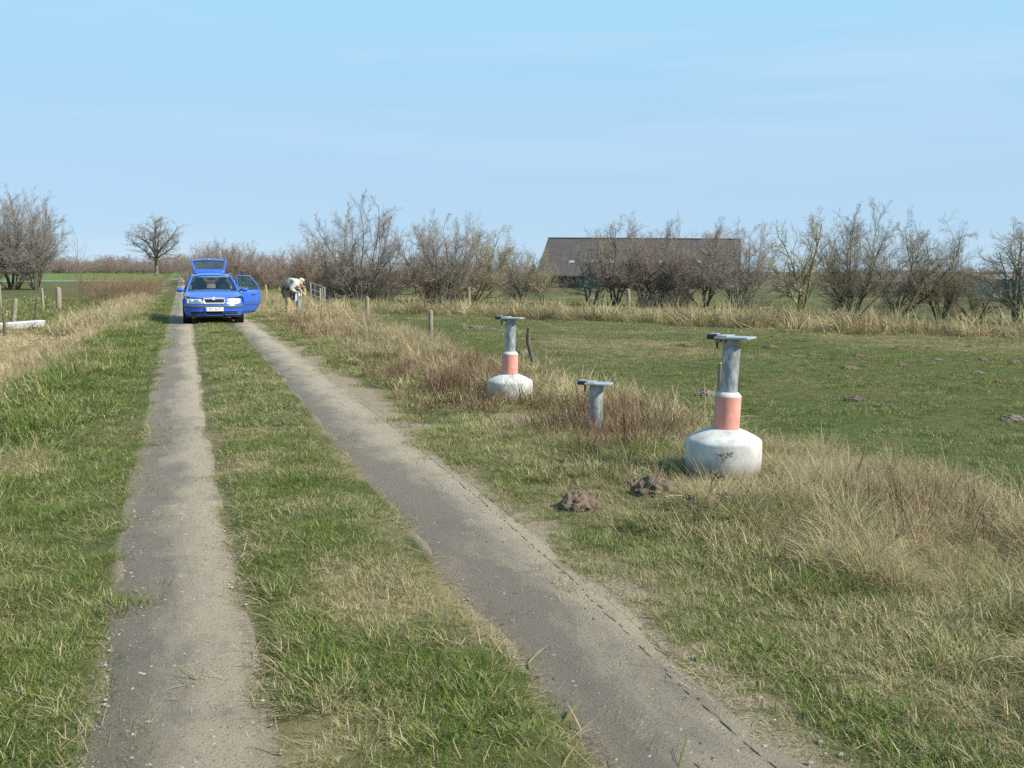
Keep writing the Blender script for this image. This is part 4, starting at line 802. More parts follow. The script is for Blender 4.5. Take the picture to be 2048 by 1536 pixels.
def beam():
    a = hit(-60, 662); c = hit(85, 661); A, C = Vector(a), Vector(c); d = C - A; Lb = d.length; rz = math.atan2(d.y, d.x)
    dep = np.array([c[0], c[1], 0 - EYE]) @ CF; zt = zat(641, c[0], c[1]) - c[2]
    root = empty('white_beam', tuple(c), (0, 0, rz), 'weathered white painted beam lying over the ditch on blocks', 'beam')
    wm = mat('white_paint_wood', (0.62, 0.64, 0.64), .8, col2=(0.42, 0.43, 0.42), scale=5, stretch=(.6, 6, 6), bump=.2)
    MB().box((-Lb / 2, 0, zt - .012), (Lb, .26, .05), bev=.008).build('top_board', wm, root)
    MB().box((-Lb / 2, -.10, zt - .11), (Lb - .05, .045, .15), bev=.006).build('face_board', mat('grey_paint_wood', (0.46, 0.49, 0.50), .8, col2=(0.30, 0.31, 0.31), scale=5, stretch=(.6, 6, 6)), root)
    for x in (-.15, -1.3, -2.6): MB().box((x, .02, (zt - .03) / 2 - .1), (.16, .2, zt + .1), bev=.01).build('support', WOODD, root)
beam()

# ------------------------------------------------------------------ molehills and earth clods
from mathutils import noise as mn
def clod_mesh(seed):
    bm = bmesh.new(); bmesh.ops.create_icosphere(bm, subdivisions=5, radius=1.0); of = Vector((seed * 7.3, seed * 3.1, seed * 1.7))
    for v in bm.verts:
        d = v.co.copy(); r_ = max(0.0, 1 - (d.x * d.x + d.y * d.y)); base = Vector((d.x * 1.15, d.y * 1.15, (0.92 * r_ ** 0.8 if d.z > 0 else -.3)))
        k = .22 * mn.noise(d * 1.7 + of) + .20 * mn.noise(d * 4.5 + of) + .09 * mn.noise(d * 9 + of) + .07 * mn.noise(d * 19 + of) + .05 * mn.noise(d * 40 + of)
        v.co = base + d * k
    me = bpy.data.meshes.new('soil'); bm.to_mesh(me); bm.free(); me.polygons.foreach_set('use_smooth', np.ones(len(me.polygons), bool)); return me
SOIL = mat('loose_earth', (0.19, 0.14, 0.095), .95, col2=(0.07, 0.052, 0.038), scale=3.5, bump=.8, spec=.1, detail=9)
SOILG = mat('grey_earth', (0.22, 0.185, 0.15), .95, col2=(0.08, 0.064, 0.05), scale=3.5, bump=.8, spec=.1, detail=9)
CL = [clod_mesh(i) for i in range(6)]
def molehill(px, py, wpx, hpx, label, m=SOIL, grp=None, k=None):
    q = hit(px, py); dep = np.array([q[0], q[1], q[2] - EYE]) @ CF; s = dep / FPX
    o = link('molehill', random.choice(CL) if k is None else CL[k], m, None, (q[0], q[1], q[2] + hpx * s * .05), (0, 0, random.random() * 6)); o.scale = (wpx * s * .46, wpx * s * .46, hpx * s * (.95 if wpx > 60 else .72))
    o.material_slots[0].link = 'OBJECT'; o.material_slots[0].material = m
    tag(o, label, 'molehill', grp); return o
ml, mg = 'small brown molehill in the grazed pasture behind the fence', 'molehills in the pasture'
for a in [(1370, 692, 30, 8), (1445, 667, 18, 5), (1540, 696, 26, 9), (1583, 712, 18, 5), (1622, 710, 22, 5), (1698, 739, 38, 11), (1718, 713, 22, 8), (1728, 694, 18, 5), (1730, 733, 22, 5), (1804, 733, 24, 7), (1711, 801, 40, 13),
          (1873, 721, 22, 7), (1915, 691, 26, 8), (1942, 694, 18, 6), (1955, 748, 28, 9), (1964, 721, 24, 7), (2000, 765, 30, 8), (2030, 727, 22, 9), (2022, 840, 46, 14), (1550, 674, 16, 6), (1500, 672, 14, 4), (1600, 682, 16, 4), (1860, 697, 14, 4), (1925, 952, 44, 15)]:
    molehill(*a, ml, SOIL if random.random() < .7 else SOILG, mg)
for a in [(925, 652, 18, 6), (955, 656, 28, 7), (984, 659, 16, 5), (815, 638, 14, 4)]: molehill(*a, 'grey brown molehill in the pasture beyond the slim fence posts', SOILG, 'molehills beyond the slim posts')
molehill(1411, 793, 40, 20, 'pale grey molehill at the foot of the grey split fence post', SOILG)
molehill(1046, 708, 24, 12, 'grey molehill behind the crooked stick post', SOILG)
molehill(1158, 1014, 78, 34, 'dark lumpy earth clod at the sandy track edge below the short steel post', SOIL, None, 0)
molehill(1310, 985, 88, 34, 'broad pale earth heap in front of the marker post with umbel stalk', SOIL, None, 3)
molehill(1268, 975, 40, 24, 'small dark clod against the broad pale earth heap', SOIL, None, 2)

# ------------------------------------------------------------------ dead umbel stalks
STALK = mat('dead_stalk', (0.20, 0.145, 0.10), .9, col2=(0.12, 0.085, 0.06), scale=8)
def umbel(px, by, tpx, ty, label, heads=3, grp=None):
    q = hit(px, by); dep = np.array([q[0], q[1], q[2] - EYE]) @ CF; h = zat(ty, q[0], q[1]) - q[2]; dx = (tpx - px) / FPX * dep
    root = empty('umbel_stalk', tuple(q), (0, 0, 0), label, 'dead plant', grp); T = Vector((CR[0] * dx, CR[1] * dx, h))
    pts = [Vector((0, 0, -.05)) + (T) * (i / 8) + Vector((.006 * math.sin(i * 1.7), .006 * math.cos(i * 2.1), 0)) for i in range(9)]
    MB().tube(pts, [.0055 - .0004 * i for i in range(9)], 6).build('stem', STALK, root)
    def hd(p, d, r):
        b = MB()
        for i in range(11):
            a = i / 11 * 6.28; e = p + d * r * .8 + Vector((math.cos(a) * r * random.uniform(.3, 1), math.sin(a) * r * random.uniform(.3, 1), random.uniform(-.01, .01))); b.tube([p, p.lerp(e, .6) + Vector((0, 0, .004)), e], .0012, 4)
            for k in range(5): b.box(e + Vector((random.gauss(0, .006), random.gauss(0, .006), random.gauss(0, .003))), (.006, .006, .006), (random.random(), random.random(), 0))
        b.build('seed_head', STALK, root)
    if heads: hd(pts[-1], Vector((.3, 0, 1)).normalized(), .045)
    for k in range(1, heads):
        i = 7 - k * 2; s = 1 if k % 2 else -1; e = pts[i] + (Vector(CR) * s * .5 + Vector((0, 0, .8))) * h * .20
        MB().tube([pts[i], pts[i].lerp(e, .5) + Vector(CR) * s * .01, e], .0025, 5).build('side_stem', STALK, root); hd(e, Vector((.2 * s, 0, 1)), .03)
umbel(1372, 1075, 1440, 905, 'tall dead umbel stalk with brown seed heads in front of a concrete bell', 3)
umbel(1392, 1060, 1438, 985, 'shorter dead umbel stalk before a concrete bell', 1)
us, ug = 'bare leaning brown weed stem near the earth heap', 'bare weed stems by the earth heap'
for a in [(1268, 1010, 1345, 885), (1290, 1000, 1310, 905), (1362, 1050, 1392, 965), (1246, 985, 1262, 900), (1180, 1040, 1200, 960), (1350, 1100, 1372, 1010)]: umbel(*a, us, 0, ug)

# ------------------------------------------------------------------ parked car, front towards the camera; local x = picture right, y = backwards
PAINT = mat('blue_paint', (0.019, 0.092, 0.46), 0.25, spec=.5, coat=1.0, col2=(0.045, 0.105, 0.36), scale=2.6, lo=.42, hi=.75)
CPLAST = mat('dark_trim', (0.055, 0.058, 0.065), .6); CBLK = mat('car_black', (0.008, 0.008, 0.009), .7); CHROME = mat('chrome', (0.80, 0.81, 0.82), .22, metal=.6)
RUB = mat('tyre_rubber', (0.022, 0.022, 0.023), .85, var=.2, scale=30); RIMM = mat('rim_silver', (0.55, 0.56, 0.58), .35, metal=.8); SEAT = mat('seat_cloth', (0.03, 0.032, 0.04), .95, var=.3, scale=40); HEADL = mat('lining', (0.45, 0.45, 0.42), .9)
def glass(nm, tint, dens):
    m = bpy.data.materials.new(nm); m.use_nodes = True; nn = m.node_tree.nodes; ll = m.node_tree.links.new
    t = nn.new('ShaderNodeBsdfTransparent'); t.inputs[0].default_value = (*tint, 1); g = nn.new('ShaderNodeBsdfGlossy'); g.inputs['Roughness'].default_value = .03; g.inputs['Color'].default_value = (.9, .95, 1, 1)
    f = nn.new('ShaderNodeFresnel'); f.inputs[0].default_value = 1.5; ms = nn.new('ShaderNodeMixShader'); ll(f.outputs[0], ms.inputs[0]); ll(t.outputs[0], ms.inputs[1]); ll(g.outputs[0], ms.inputs[2]); ll(ms.outputs[0], nn['Material Output'].inputs['Surface']); return m
GL = glass('car_glass', (0.62, 0.74, 0.70), .1); GLT = glass('tinted_glass', (0.42, 0.52, 0.50), .1); LENS = glass('lamp_lens', (0.93, 0.95, 0.97), 0)
LAMP = mat('lamp_reflector', (0.86, 0.87, 0.88), .3, metal=.25); RED = mat('red_lens', (0.45, 0.02, 0.03), .25)
def car():
    q = hit(427, 646); cx = (LT[0] + LT[1] + RT[0] + RT[1]) / 4 + .09; cy = hit(427, 646)[1] - .25
    root = empty('parked_car', (cx, cy, .012), (0, 0, R(0.0)), 'blue estate car facing the camera with tailgate and one rear door open', 'car'); root.scale = (.965, .98, .985)
    Wz = [(.16, .78, .13), (.24, .83, .05), (.36, .855, .01), (.50, .865, .0), (.58, .865, .035), (.66, .862, .06), (.76, .855, .085), (.86, .84, .10), (.98, .81, .12)]
    def prof(z):
        for (z0, w0, o0), (z1, w1, o1) in zip(Wz[:-1], Wz[1:]):
            if z <= z1: t = (z - z0) / (z1 - z0); t = max(0, t); return w0 + (w1 - w0) * t, o0 + (o1 - o0) * t
        return Wz[-1][1:]
    def ztop(y): return float(np.interp(y, [0, .12, .3, .6, .9, 1.2, 2.4, 3.6, 4.45], [.735, .745, .79, .85, .895, .93, .945, .965, .985]))
    def bow(u): return .30 * abs(u) ** 3.2
    yw = (.86, 3.37)
    def zbot(y):
        z = .19
        for c in yw:
            d = abs(y - c)
            if d < .345: z = max(z, .30 + math.sqrt(.345 ** 2 - d * d))
        return z
    # fascia
    def fas(u, v):
        a = u * 2 - 1; z = .19 + (.738 - .19) * v; w, o = prof(z); return Vector((a * w, o + bow(a), z))
    MB().grid(fas, 28, 16).build('front_bumper', PAINT, root, shade=40)
    def hood(u, v):
        a = u * 2 - 1; yf = prof(.738)[1] + bow(a); y = yf + (1.24 - .06 * a * a - yf) * v; w = prof(ztop(y))[0]; w = w * (1 - .0 * v)
        return Vector((a * w * (1 - .045 * v), y, ztop(y) + .055 * (1 - a * a) * min(1, v * 2.5) + .012 * math.exp(-((abs(a) - .62) / .08) ** 2) * min(1, v * 3)))
    MB().grid(hood, 24, 14).build('bonnet', PAINT, root, shade=50)
    for s in (-1, 1): MB().tube([hood(.5 + .5 * s * .955, v) + Vector((0, 0, .002)) for v in (0, .15, .3, .5, .75, 1)], .006, 5).build('shut_line', CBLK, root)
    MB().tube([hood(u, 0.0) + Vector((0, -.004, .002)) for u in (.04, .15, .3, .4, .5, .6, .7, .85, .96)], .006, 5).build('shut_line', CBLK, root)
    def side(s, y0, y1, nm, n=10, parent=root):
        def f(u, v):
            y = y0 + (y1 - y0) * u; zb, zt = zbot(y), ztop(y); z = zb + (zt - zb) * v; w = prof(z)[0]
            if y < .5: w *= 1 - .0 * (0.5 - y)
            tail = max(0, y - 3.9) / .55; w *= 1 - .08 * tail ** 2
            return Vector((s * w, y, z))
        return MB().grid(f, n, 10).build(nm, PAINT, parent, shade=40)
    for s in (-1, 1):
        side(s, .30, 1.38, 'front_wing', 30); fd = side(s, 1.39, 2.36, 'front_door', 8)
        MB().box((s * .855, 2.22, .80), (.03, .16, .035), bev=.01).build('handle', PAINT, fd); MB().box((s * .87, 1.87, .52), (.012, .93, .045)).build('door_strip', CPLAST, fd)
        side(s, 3.14, 4.44, 'rear_quarter', 34)
        side(s, 2.37, 3.13, 'rear_door', 8) if s < 0 else None
    # open rear door on the +x side, hinged at its front edge
    piv = (.835, 2.375, 0)
    rd = MB().grid(lambda u, v: Vector(((prof(.22 + (.945 - .22) * v)[0] - .835), (.76 + .0 * v) * u * (1.0 if v > .45 else (.72 + .28 * v / .45)), .22 + (.945 - .22) * v)), 8, 10).build('rear_door', PAINT, root, loc=piv, rot=(0, 0, R(-63)), shade=40)
    sm = rd.modifiers.new('thickness', 'SOLIDIFY'); sm.thickness = .07; sm.offset = -1
    MB().box((.03, .52, .80), (.03, .15, .035), bev=.01).build('handle', CPLAST, rd); MB().box((.037, .34, .50), (.014, .62, .045)).build('door_strip', CPLAST, rd)
    fr = [Vector((-.02, .0, .94)), Vector((-.19, .03, 1.375)), Vector((-.19, .50, 1.375)), Vector((-.10, .70, 1.12)), Vector((-.02, .76, .945))]
    MB().tube(fr, .024, 6).build('window_frame', PAINT, rd); MB().prism([p + Vector((0.0, 0, 0)) for p in fr], (.005, 0, 0)).build('window', GL, rd)
    # underside, floor, wheels
    MB().box((0, 2.35, .22), (1.50, 3.6, .05)).build('floor', CBLK, root)
    MB().box((0, .75, .38), (1.25, .8, .34)).build('engine_bay', CBLK, root)
    for c in yw:
        for s in (-1, 1):
            ty = MB(); ty.lathe([(.195, -.095), (.285, -.097), (.308, -.075), (.312, 0), (.308, .075), (.285, .097), (.195, .095)], 36)
            w = ty.build('wheel', RUB, root, loc=(s * .745, c, .31), rot=(0, R(90), 0), shade=35)
            MB().lathe([(.195, -.06), (.19, .06), (.06, .085 * s), (.0, .085 * s)], 24, cap=False).build('rim', RIMM, w, shade=35)
            MB().lathe([(.335, -.14), (.34, .12)], 24, cap=False).build('arch_liner', CBLK, w)
    # greenhouse
    A0, A1 = (.735, 1.20, .935), (.565, 1.98, 1.372); roofz = lambda y: float(np.interp(y, [1.95, 2.4, 3.3, 4.2], [1.378, 1.425, 1.435, 1.405]))
    def roof(u, v): a = u * 2 - 1; y = 1.95 + 2.27 * v; w = .575 - .03 * v; return Vector((a * w, y - .05 * (1 - a * a) * (1 - v), roofz(y) + .035 * (1 - a * a) - .03 * abs(a) ** 6))
    rf = MB().grid(roof, 16, 14).build('roof', PAINT, root, shade=50); md = rf.modifiers.new('thickness', 'SOLIDIFY'); md.thickness = .04; md.offset = -1
    for s in (-1, 1):
        MB().tube([(s * .60, 2.15, 1.43), (s * .61, 2.3, 1.462), (s * .60, 3.9, 1.462), (s * .59, 4.05, 1.43)], .014, 6).build('roof_rail', CPLAST, rf)
        MB().tube([(s * .775, 1.08, .90), (s * A0[0], A0[1] + .06, A0[2] + .02), (s * .655, 1.62, 1.19), (s * A1[0], A1[1], A1[2])], [.035, .034, .032, .03], 8).build('windscreen_pillar', PAINT, root)
        for y0, y1 in ((2.36, 2.40), (3.20, 3.32), (4.33, 4.18)): MB().tube([(s * .79, y0, .94), (s * .57, y1, roofz(y1) - .01)], [.045, .035], 6).build('side_pillar', PAINT if y0 > 3 else CPLAST, root)
        MB().tube([(s * .562, 1.96, 1.37), (s * .572, 2.4, 1.41), (s * .565, 3.3, 1.42), (s * .55, 4.2, 1.40)], .03, 6).build('roof_edge', PAINT, root)
        for y0, y1, y2, y3 in ([(1.36, 2.33, 2.36, 2.0), (3.30, 4.28, 4.13, 3.36)] + ([(2.44, 3.16, 3.26, 2.44)] if s < 0 else [])):
            MB().poly([(s * .79, y0, .945), (s * .79, y1, .945), (s * .578, y2, 1.385), (s * .578, y3, 1.375)]).build('side_window', GLT, root)
    def ws(u, v): a = u * 2 - 1; w = A0[0] + (A1[0] - A0[0]) * v; return Vector((a * w, A0[1] + (A1[1] - A0[1]) * v - .07 * (1 - a * a), A0[2] + (A1[2] - A0[2]) * v + .02 * (1 - a * a) * (1 - v)))
    wsn = MB().grid(ws, 14, 6).build('windscreen', GL, root, shade=60)
    MB().grid(lambda u, v: ws(u, .93 + .07 * v) + Vector((0, .012, 0)), 10, 1).build('sun_strip', mat('sun_strip', (0.42, 0.52, 0.48), .7), wsn)
    for s0, s1 in ((-.45, .12), (.1, .62)): MB().tube([(s0, 1.16, .962), (s1, 1.15, .965)], .008, 5).build('wiper', CBLK, wsn)
    MB().grid(lambda u, v: Vector(((u * 2 - 1) * .74, 1.14 + .11 * v, .925 + .02 * v + .02 * (1 - (u * 2 - 1) ** 2))), 8, 2).build('cowl', CBLK, root)
    MB().box((0, 1.5, .86), (1.40, .45, .16), bev=.05).build('dashboard', SEAT, root)
    MB().tube([(.36 + .18 * math.cos(t / 16 * 6.283), 1.82 + .06 * math.sin(t / 16 * 6.283), .95 + .17 * math.sin(t / 16 * 6.283)) for t in range(17)], .014, 6).build('steering_wheel', CBLK, root)
    for s in (-1, 1):
        st_ = MB().box((s * .36, 2.55, .90), (.46, .16, .62), (R(-14), 0, 0), bev=.06).build('front_seat', SEAT, root); MB().box((s * .36, 2.30, .56), (.48, .5, .16), bev=.05).build('seat_cushion', SEAT, st_)
        MB().box((s * .36, 2.64, 1.245), (.26, .10, .17), (R(-10), 0, 0), bev=.045).build('headrest', SEAT, st_)
    MB().box((0, 3.35, .72), (1.20, .18, .52), (R(-12), 0, 0), bev=.05).build('rear_bench', SEAT, root)
    MB().box((0, 1.86, 1.29), (.22, .03, .065), bev=.015).build('rear_view_mirror', CBLK, root)
    # mirrors
    for s in (-1, 1):
        mr = MB(); mr.box((s * .945, 1.36, .965), (.20, .10, .125), bev=.045); mm = mr.build('door_mirror', PAINT, root, shade=60); MB().box((s * .83, 1.38, .945), (.10, .06, .05), bev=.015).build('mirror_arm', CPLAST, mm)
    # front details
    def fp(x, z, d=0.0): w, o = prof(z); return Vector((x, o + bow(x / w) - d, z))
    def patch(x0, x1, z0, z1, d, n=10, skew=0.0):
        return MB().grid(lambda u, v: fp(x0 + (x1 - x0) * u + skew * (v - .5) * (1 if (x0 + x1) > 0 else -1), z0 + (z1 - z0) * v, d), n, 4)
    def rim_tube(x0, x1, z0, z1, d, r, taper=0.0):
        P_ = [fp(x0 + taper, z0, d), fp((x0 + x1) / 2, z0, d), fp(x1 - taper, z0, d), fp(x1, (z0 + z1) / 2, d), fp(x1, z1, d), fp((x0 + x1) / 2, z1 + .006, d), fp(x0, z1, d), fp(x0, (z0 + z1) / 2, d), fp(x0 + taper, z0, d)]
        return MB().tube(P_, r, 6, cap=False)
    g = patch(-.285, .285, .598, .722, .006).build('grille', CBLK, root)
    rim_tube(-.30, .30, .590, .726, .014, .026, .03).build('grille_frame', CHROME, g)
    for i in range(4): MB().tube([fp(-.27, .628 + .024 * i, .012), fp(0, .628 + .024 * i, .014), fp(.27, .628 + .024 * i, .012)], .005, 5).build('slat', CBLK, g)
    em = MB(); em.lathe([(.0, 0), (.048, .0), (.052, .008), (.044, .016), (.036, .012), (.0, .012)], 24, cap=False); e = em.build('emblem', CHROME, g, loc=fp(0, .735, .012), rot=(R(78), 0, 0), shade=40)
    MB().lathe([(.0, .0165), (.030, .0165), (.028, .0195), (.0, .0195)], 20, cap=False).build('emblem_disc', mat('emblem_green', (0.55, 0.60, 0.58), .3), e)
    for s in (-1, 1):
        x0, x1 = (.345, .745) if s > 0 else (-.745, -.345)
        h = patch(x0, x1, .585, .722, .004, 14, .03).build('headlamp', LAMP, root, shade=60)
        patch(x0, x1, .582, .726, .018, 14, .03).build('lens', LENS, h, shade=60)
        for k in (.42, .62): 
            bl = MB(); bl.lathe([(.05, 0), (.045, .02), (.02, .03), (.0, .03)], 16, cap=False); bl.build('bulb_bowl', CHROME, h, loc=fp(s * (k - .01), .66, .004), rot=(R(90), 0, 0))
        MB().grid(lambda u, v: fp(s * (.70 + .06 * u), .605 + .10 * v, .021), 3, 2).build('indicator', mat('indicator_lens', (.75, .72, .68), .2), h)
    patch(-.86, .86, .468, .530, .010, 26).build('bumper_strip', CPLAST, root, shade=50)
    for x0, x1 in ((-.66, -.30), (.30, .66)):
        li = patch(x0, x1, .270, .360, .006).build('lower_intake', CBLK, root); rim_tube(x0, x1, .262, .368, .008, .013, .02).build('intake_frame', PAINT, li)
        MB().tube([fp(x0 + .02, .315, .008), fp((x0 + x1) / 2, .315, .01), fp(x1 - .02, .315, .008)], .008, 5).build('intake_bar', CPLAST, li)
    li = patch(-.25, .25, .255, .375, .006).build('lower_intake', CBLK, root); rim_tube(-.26, .26, .248, .372, .008, .012, .01).build('intake_frame', PAINT, li)
    patch(-.80, .80, .19, .25, .004, 20).build('chin_spoiler', CPLAST, root)
    pl = MB().box((0, -.020, .428), (.52, .012, .112), bev=.003).build('number_plate', mat('plate_white', (.80, .80, .76), .5), root)
    MB().box((-.236, -.0275, .428), (.045, .004, .108)).build('plate_band', mat('plate_blue', (.02, .08, .5), .5), pl)
    cu = bpy.data.curves.new('plate_text', 'FONT'); cu.body = 'ED 4677'; cu.size = .105; cu.align_x = 'CENTER'; cu.align_y = 'CENTER'; cu.extrude = .001
    to = bpy.data.objects.new('plate_text', cu); COL.objects.link(to); me = bpy.data.meshes.new_from_object(to); bpy.data.objects.remove(to)
    link('plate_letters', me, mat('plate_ink', (.12, .12, .12), .6), pl, (.025, -.0285, .428), (R(90), 0, 0))
    # tailgate opened upwards, hinge at the rear roof edge
    ang = R(52); hy, hz = 4.20, 1.43
    def tg(u, s_): a = u * 2 - 1; return a, s_
    T = lambda a, w, s_, t: Vector((a * w, hy + math.cos(ang) * s_ - math.sin(ang) * t, hz + math.sin(ang) * s_ + math.cos(ang) * t))
    tail = MB(); 
    for (s0, s1, w0, w1) in ((.0, .16, .50, .505),): tail.grid(lambda u, v: T(u * 2 - 1, w0 + (w1 - w0) * v, s0 + (s1 - s0) * v, .02 * (1 - (u * 2 - 1) ** 2)), 12, 2)
    tgo = tail.build('tailgate', PAINT, root, shade=50); md = tgo.modifiers.new('thickness', 'SOLIDIFY'); md.thickness = .03
    MB().grid(lambda u, v: T(u * 2 - 1, .44 + .075 * v, .16 + .40 * v, .012 * (1 - (u * 2 - 1) ** 2)), 12, 4).build('rear_window', GLT, tgo)
    for s in (-1, 1): MB().tube([T(s, .475, .14, 0), T(s, .515, .36, 0), T(s, .56, .60, 0)], [.030, .032, .035], 6).build('tailgate_side', PAINT, tgo)
    a2 = R(2); e0 = T(0, 0, .56, 0)
    lo_ = MB().grid(lambda u, v: Vector(((u * 2 - 1) * (.57 - .02 * v), e0.y + .62 * v, e0.z + .035 * (1 - (u * 2 - 1) ** 2) + .03 * math.sin(v * 3.1) - .03 * abs(u * 2 - 1) ** 4)), 12, 6).build('tailgate_lower', PAINT, tgo, shade=50); md = lo_.modifiers.new('thickness', 'SOLIDIFY'); md.thickness = .06
    MB().box(T(0, 0, .085, .03), (.26, .05, .02), (ang, 0, 0), bev=.005).build('brake_light', RED, tgo)
    MB().tube([T(-.55, .5, .52, .03), T(-.15, .5, .46, .03)], .008, 5).build('rear_wiper', CBLK, tgo)
    MB().tube([T(0, 0, .57, .03), T(0, 0, .60, .05)], .018, 8).build('washer_jet', CHROME, tgo)
    for s in (-1, 1): MB().tube([(s * .53, 4.33, 1.02), T(s, .53, .36, -.04)], .009, 6).build('gas_strut', CBLK, tgo)
    # rear end below the opening
    MB().grid(lambda u, v: Vector(((u * 2 - 1) * .80, 4.46 + .05 * (1 - (u * 2 - 1) ** 2), .22 + .40 * v)), 8, 3).build('rear_bumper', PAINT, root)
    for s in (-1, 1): MB().box((s * .70, 4.42, .80), (.16, .06, .30), bev=.02).build('tail_light', RED, root)
    MB().tube([(.64, 3.98, 1.44), (.64, 3.98, 1.475)], .03, 10).build('aerial_base', mat('white_knob', (.85, .85, .85), .3), rf)
car()

# ------------------------------------------------------------------ bent over person at the steel post
def skin_mesh(name, joints, edges, m, parent, sub=2):
    me = bpy.data.meshes.new(name); me.from_pydata([j[0] for j in joints], edges, []); o = link(name, me, None, parent)
    o.modifiers.new('skin', 'SKIN'); sv = me.skin_vertices[0].data
    for i, j in enumerate(joints): r = j[1]; sv[i].radius = (r, r) if not hasattr(r, '__len__') else r
    sv[0].use_root = True
    ss = o.modifiers.new('sub', 'SUBSURF'); ss.levels = sub; ss.render_levels = sub
    dg = bpy.context.evaluated_depsgraph_get(); ev = o.evaluated_get(dg); m2 = bpy.data.meshes.new_from_object(ev); o.modifiers.clear(); o.data = m2; m2.materials.clear(); m2.materials.append(m)
    m2.polygons.foreach_set('use_smooth', np.ones(len(m2.polygons), bool)); return o
def person():
    q = hit(576, 636); root = empty('person', tuple(q), (0, 0, -YAW + R(2)), 'person in pale jacket and khaki trousers bending over a steel post', 'person')
    SK = mat('skin', (0.58, 0.33, 0.25), .55, var=.15, scale=20); KH = mat('khaki_cloth', (0.34, 0.27, 0.15), .9, var=.25, scale=12, bump=.3)
    PALE = mat('pale_jacket', (0.34, 0.345, 0.26), .9, col2=(0.52, 0.53, 0.43), scale=7, bump=.8); DARKC = mat('dark_cloth', (0.035, 0.04, 0.038), .9, var=.3, scale=12); HAIR = mat('dark_hair', (0.05, 0.03, 0.02), .7, var=.4, scale=60); SHOE = mat('shoe_leather', (0.04, 0.03, 0.022), .6)
    V3 = Vector
    # one continuous body: pelvis, bent trunk, neck, head, arms, legs (x to the right = the way the person faces)
    J = [(V3((0, 0, .88)), (.15, .17)), (V3((.08, 0, 1.02)), (.14, .17)), (V3((.22, 0, 1.15)), (.14, .19)), (V3((.36, 0, 1.20)), (.11, .16)), (V3((.43, 0, 1.17)), .065), (V3((.47, 0, 1.12)), .085), (V3((.51, 0, 1.03)), .09), (V3((.53, 0, .965)), .06),
         (V3((.31, -.19, 1.12)), .07), (V3((.16, -.27, .95)), .05), (V3((.30, -.22, .86)), .038), (V3((.35, -.20, .85)), .032),
         (V3((.34, .19, 1.12)), .07), (V3((.30, .25, .92)), .05), (V3((.43, .12, .84)), .038), (V3((.47, .09, .83)), .032),
         (V3((.0, -.10, .80)), .105), (V3((.05, -.12, .46)), .070), (V3((.0, -.13, .10)), .050), (V3((.07, -.13, .03)), .042), (V3((.15, -.13, .02)), .03),
         (V3((.0, .10, .80)), .105), (V3((.09, .12, .46)), .070), (V3((.09, .14, .10)), .050), (V3((.16, .14, .03)), .042), (V3((.24, .14, .02)), .03)]
    E = [(0, 1), (1, 2), (2, 3), (3, 4), (4, 5), (5, 6), (6, 7), (3, 8), (8, 9), (9, 10), (10, 11), (3, 12), (12, 13), (13, 14), (14, 15), (0, 16), (16, 17), (17, 18), (18, 19), (19, 20), (0, 21), (21, 22), (22, 23), (23, 24), (24, 25)]
    body = skin_mesh('body', J, E, SK, root)
    grow = lambda idx, k: [(J[i][0], tuple(v * k for v in J[i][1]) if hasattr(J[i][1], '__len__') else J[i][1] * k) for i in idx]
    tr = skin_mesh('trousers', [J[0]] + grow([16], 1.1) + [(V3((.05, -.12, .46)), .085), (V3((.0, -.13, .09)), .075)] + grow([21], 1.1) + [(V3((.09, .12, .46)), .085), (V3((.09, .14, .09)), .075)], [(0, 1), (1, 2), (2, 3), (0, 4), (4, 5), (5, 6)], KH, root)
    jk = skin_mesh('jacket', [(V3((.06, 0, .97)), (.20, .235)), (V3((.20, 0, 1.13)), (.185, .235)), (V3((.35, 0, 1.195)), (.145, .20)), (V3((.43, 0, 1.18)), .09), (V3((.31, -.20, 1.12)), .098), (V3((.16, -.27, .95)), .085), (V3((.29, -.225, .865)), .062), (V3((.34, .20, 1.12)), .098), (V3((.30, .25, .92)), .085), (V3((.42, .13, .845)), .062)],
                   [(0, 1), (1, 2), (2, 3), (2, 4), (4, 5), (5, 6), (2, 7), (7, 8), (8, 9)], PALE, root)
    skin_mesh('jacket_hem', [(V3((-.05, 0, .70)), (.16, .20)), (V3((-.01, 0, .82)), (.195, .23)), (V3((.05, 0, .96)), (.205, .24)), (V3((.11, 0, 1.05)), (.17, .20))], [(0, 1), (1, 2), (2, 3)], DARKC, root)
    MB().box((.16, -.205, 1.0), (.12, .035, .09), (0, R(20), 0), bev=.012).build('pocket_flap', PALE, jk)
    hair = skin_mesh('hair', [(V3((.49, 0, 1.155)), .095), (V3((.55, 0, 1.09)), .092), (V3((.575, 0, 1.03)), .07)], [(0, 1), (1, 2)], HAIR, root)
    hood_ = skin_mesh('hood', [(V3((.38, 0, 1.235)), .09), (V3((.48, 0, 1.235)), .075), (V3((.57, 0, 1.20)), .05)], [(0, 1), (1, 2)], PALE, jk)
    # face: nose, eyes, ears
    MB().tube([(.525, 0, 1.01), (.505, 0, .985), (.535, 0, .97)], [.012, .016, .010], 6).build('nose', SK, body)
    for s in (-1, 1):
        MB().lathe([(.0, -.01), (.010, -.006), (.012, 0), (.010, .006), (.0, .01)], 8, cap=False).build('eye', mat('eye_dark', (.02, .015, .01), .3), body, loc=(.475, s * .035, 1.0))
        MB().tube([(.50, s * .088, 1.10), (.51, s * .105, 1.075), (.51, s * .092, 1.04)], [.012, .016, .010], 6).build('ear', SK, body)
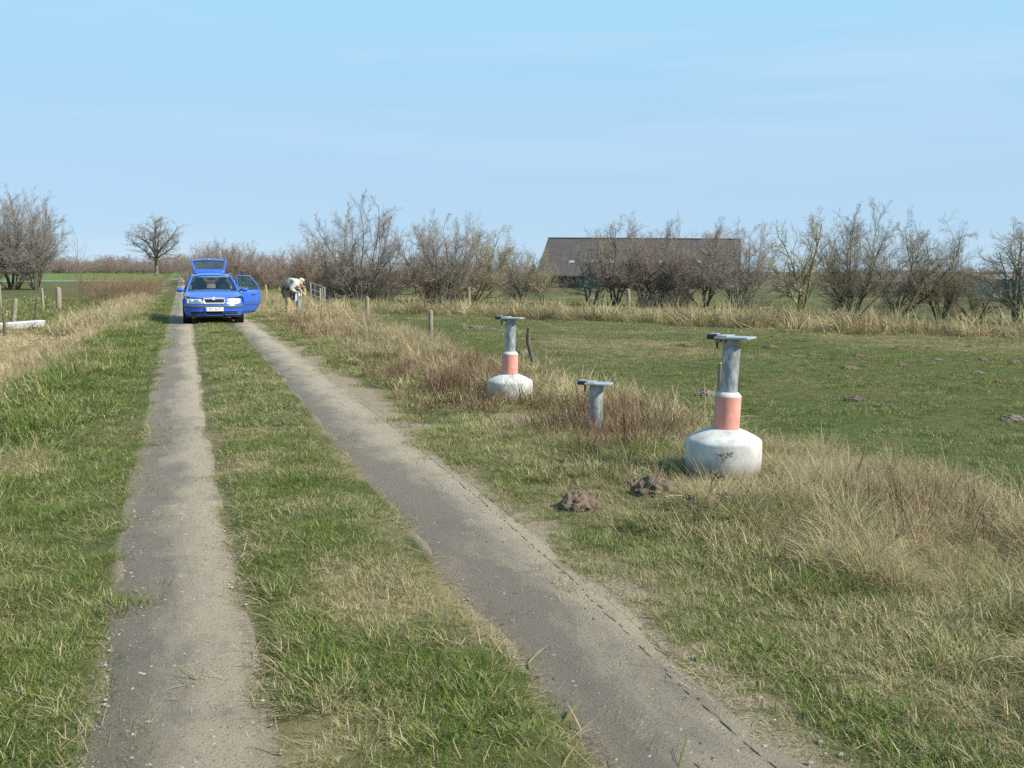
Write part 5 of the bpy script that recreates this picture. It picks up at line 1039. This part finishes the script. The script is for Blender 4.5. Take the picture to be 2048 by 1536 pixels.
    # hands: palm, four fingers, thumb
    for (w, s, dr) in ((V3((.35, -.20, .85)), -1, V3((.75, .45, -.25))), (V3((.47, .09, .83)), 1, V3((.70, -.25, -.45)))):
        d = dr.normalized(); sd = d.cross(V3((0, 0, 1))).normalized(); n_ = sd.cross(d); hj = [(w, .026), (w + d * .05, .034), (w + d * .085, .032)]; he = [(0, 1), (1, 2)]
        hand = skin_mesh('hand', hj, he, SK, root, 1); hand.parent = body
        for k, ln in ((-1.5, .055), (-.5, .066), (.5, .062), (1.5, .048)):
            b0 = w + d * .085 + sd * k * .019; skin_mesh('finger', [(b0, .010), (b0 + d * ln * .6 - n_ * .008, .009), (b0 + d * ln * .85 - n_ * .030, .008)], [(0, 1), (1, 2)], SK, body, 1)
        b0 = w + d * .03 + sd * .035 * s; skin_mesh('thumb', [(b0, .012), (b0 + d * .035 + sd * s * .018, .011), (b0 + d * .06 + sd * s * .01 - n_ * .015, .009)], [(0, 1), (1, 2)], SK, body, 1)
    for s, x in ((-1, .0), (1, .09)):
        MB().box((x + .065, s * .135, .05), (.31, .13, .15), bev=.04).build('shoe', SHOE, root, shade=60)
    # white cloth bag on the post and blue clipboard held
    p = f1.location; R0 = root.matrix_basis
    bag = skin_mesh('cloth_bag', [(V3((0, 0, 0)), (.06, .055)), (V3((0, 0, .10)), (.085, .075)), (V3((.01, 0, .19)), (.07, .06)), (V3((.015, 0, .24)), .03)], [(0, 1), (1, 2), (2, 3)], mat('white_cloth', (.80, .80, .78), .85, bump=.3, scale=9), None)
    bag.location = (p[0] + .03, p[1], p[2] + .60); bag.name = 'cloth_bag'; tag(bag, 'white cloth bag lying on top of the steel post beside the person', 'bag')
    cb = empty('clipboard', (p[0] - .16, p[1] - .06, p[2] + .52), (0, R(4), -YAW), 'dark blue clipboard with white sheet held at the steel post', 'clipboard')
    MB().box((0, 0, .17), (.14, .012, .30), bev=.004).build('board', mat('navy_board', (.02, .02, .16), .6), cb); MB().box((.072, -.008, .16), (.06, .006, .30)).build('sheet', mat('paper', (.78, .80, .84), .8), cb)
person()
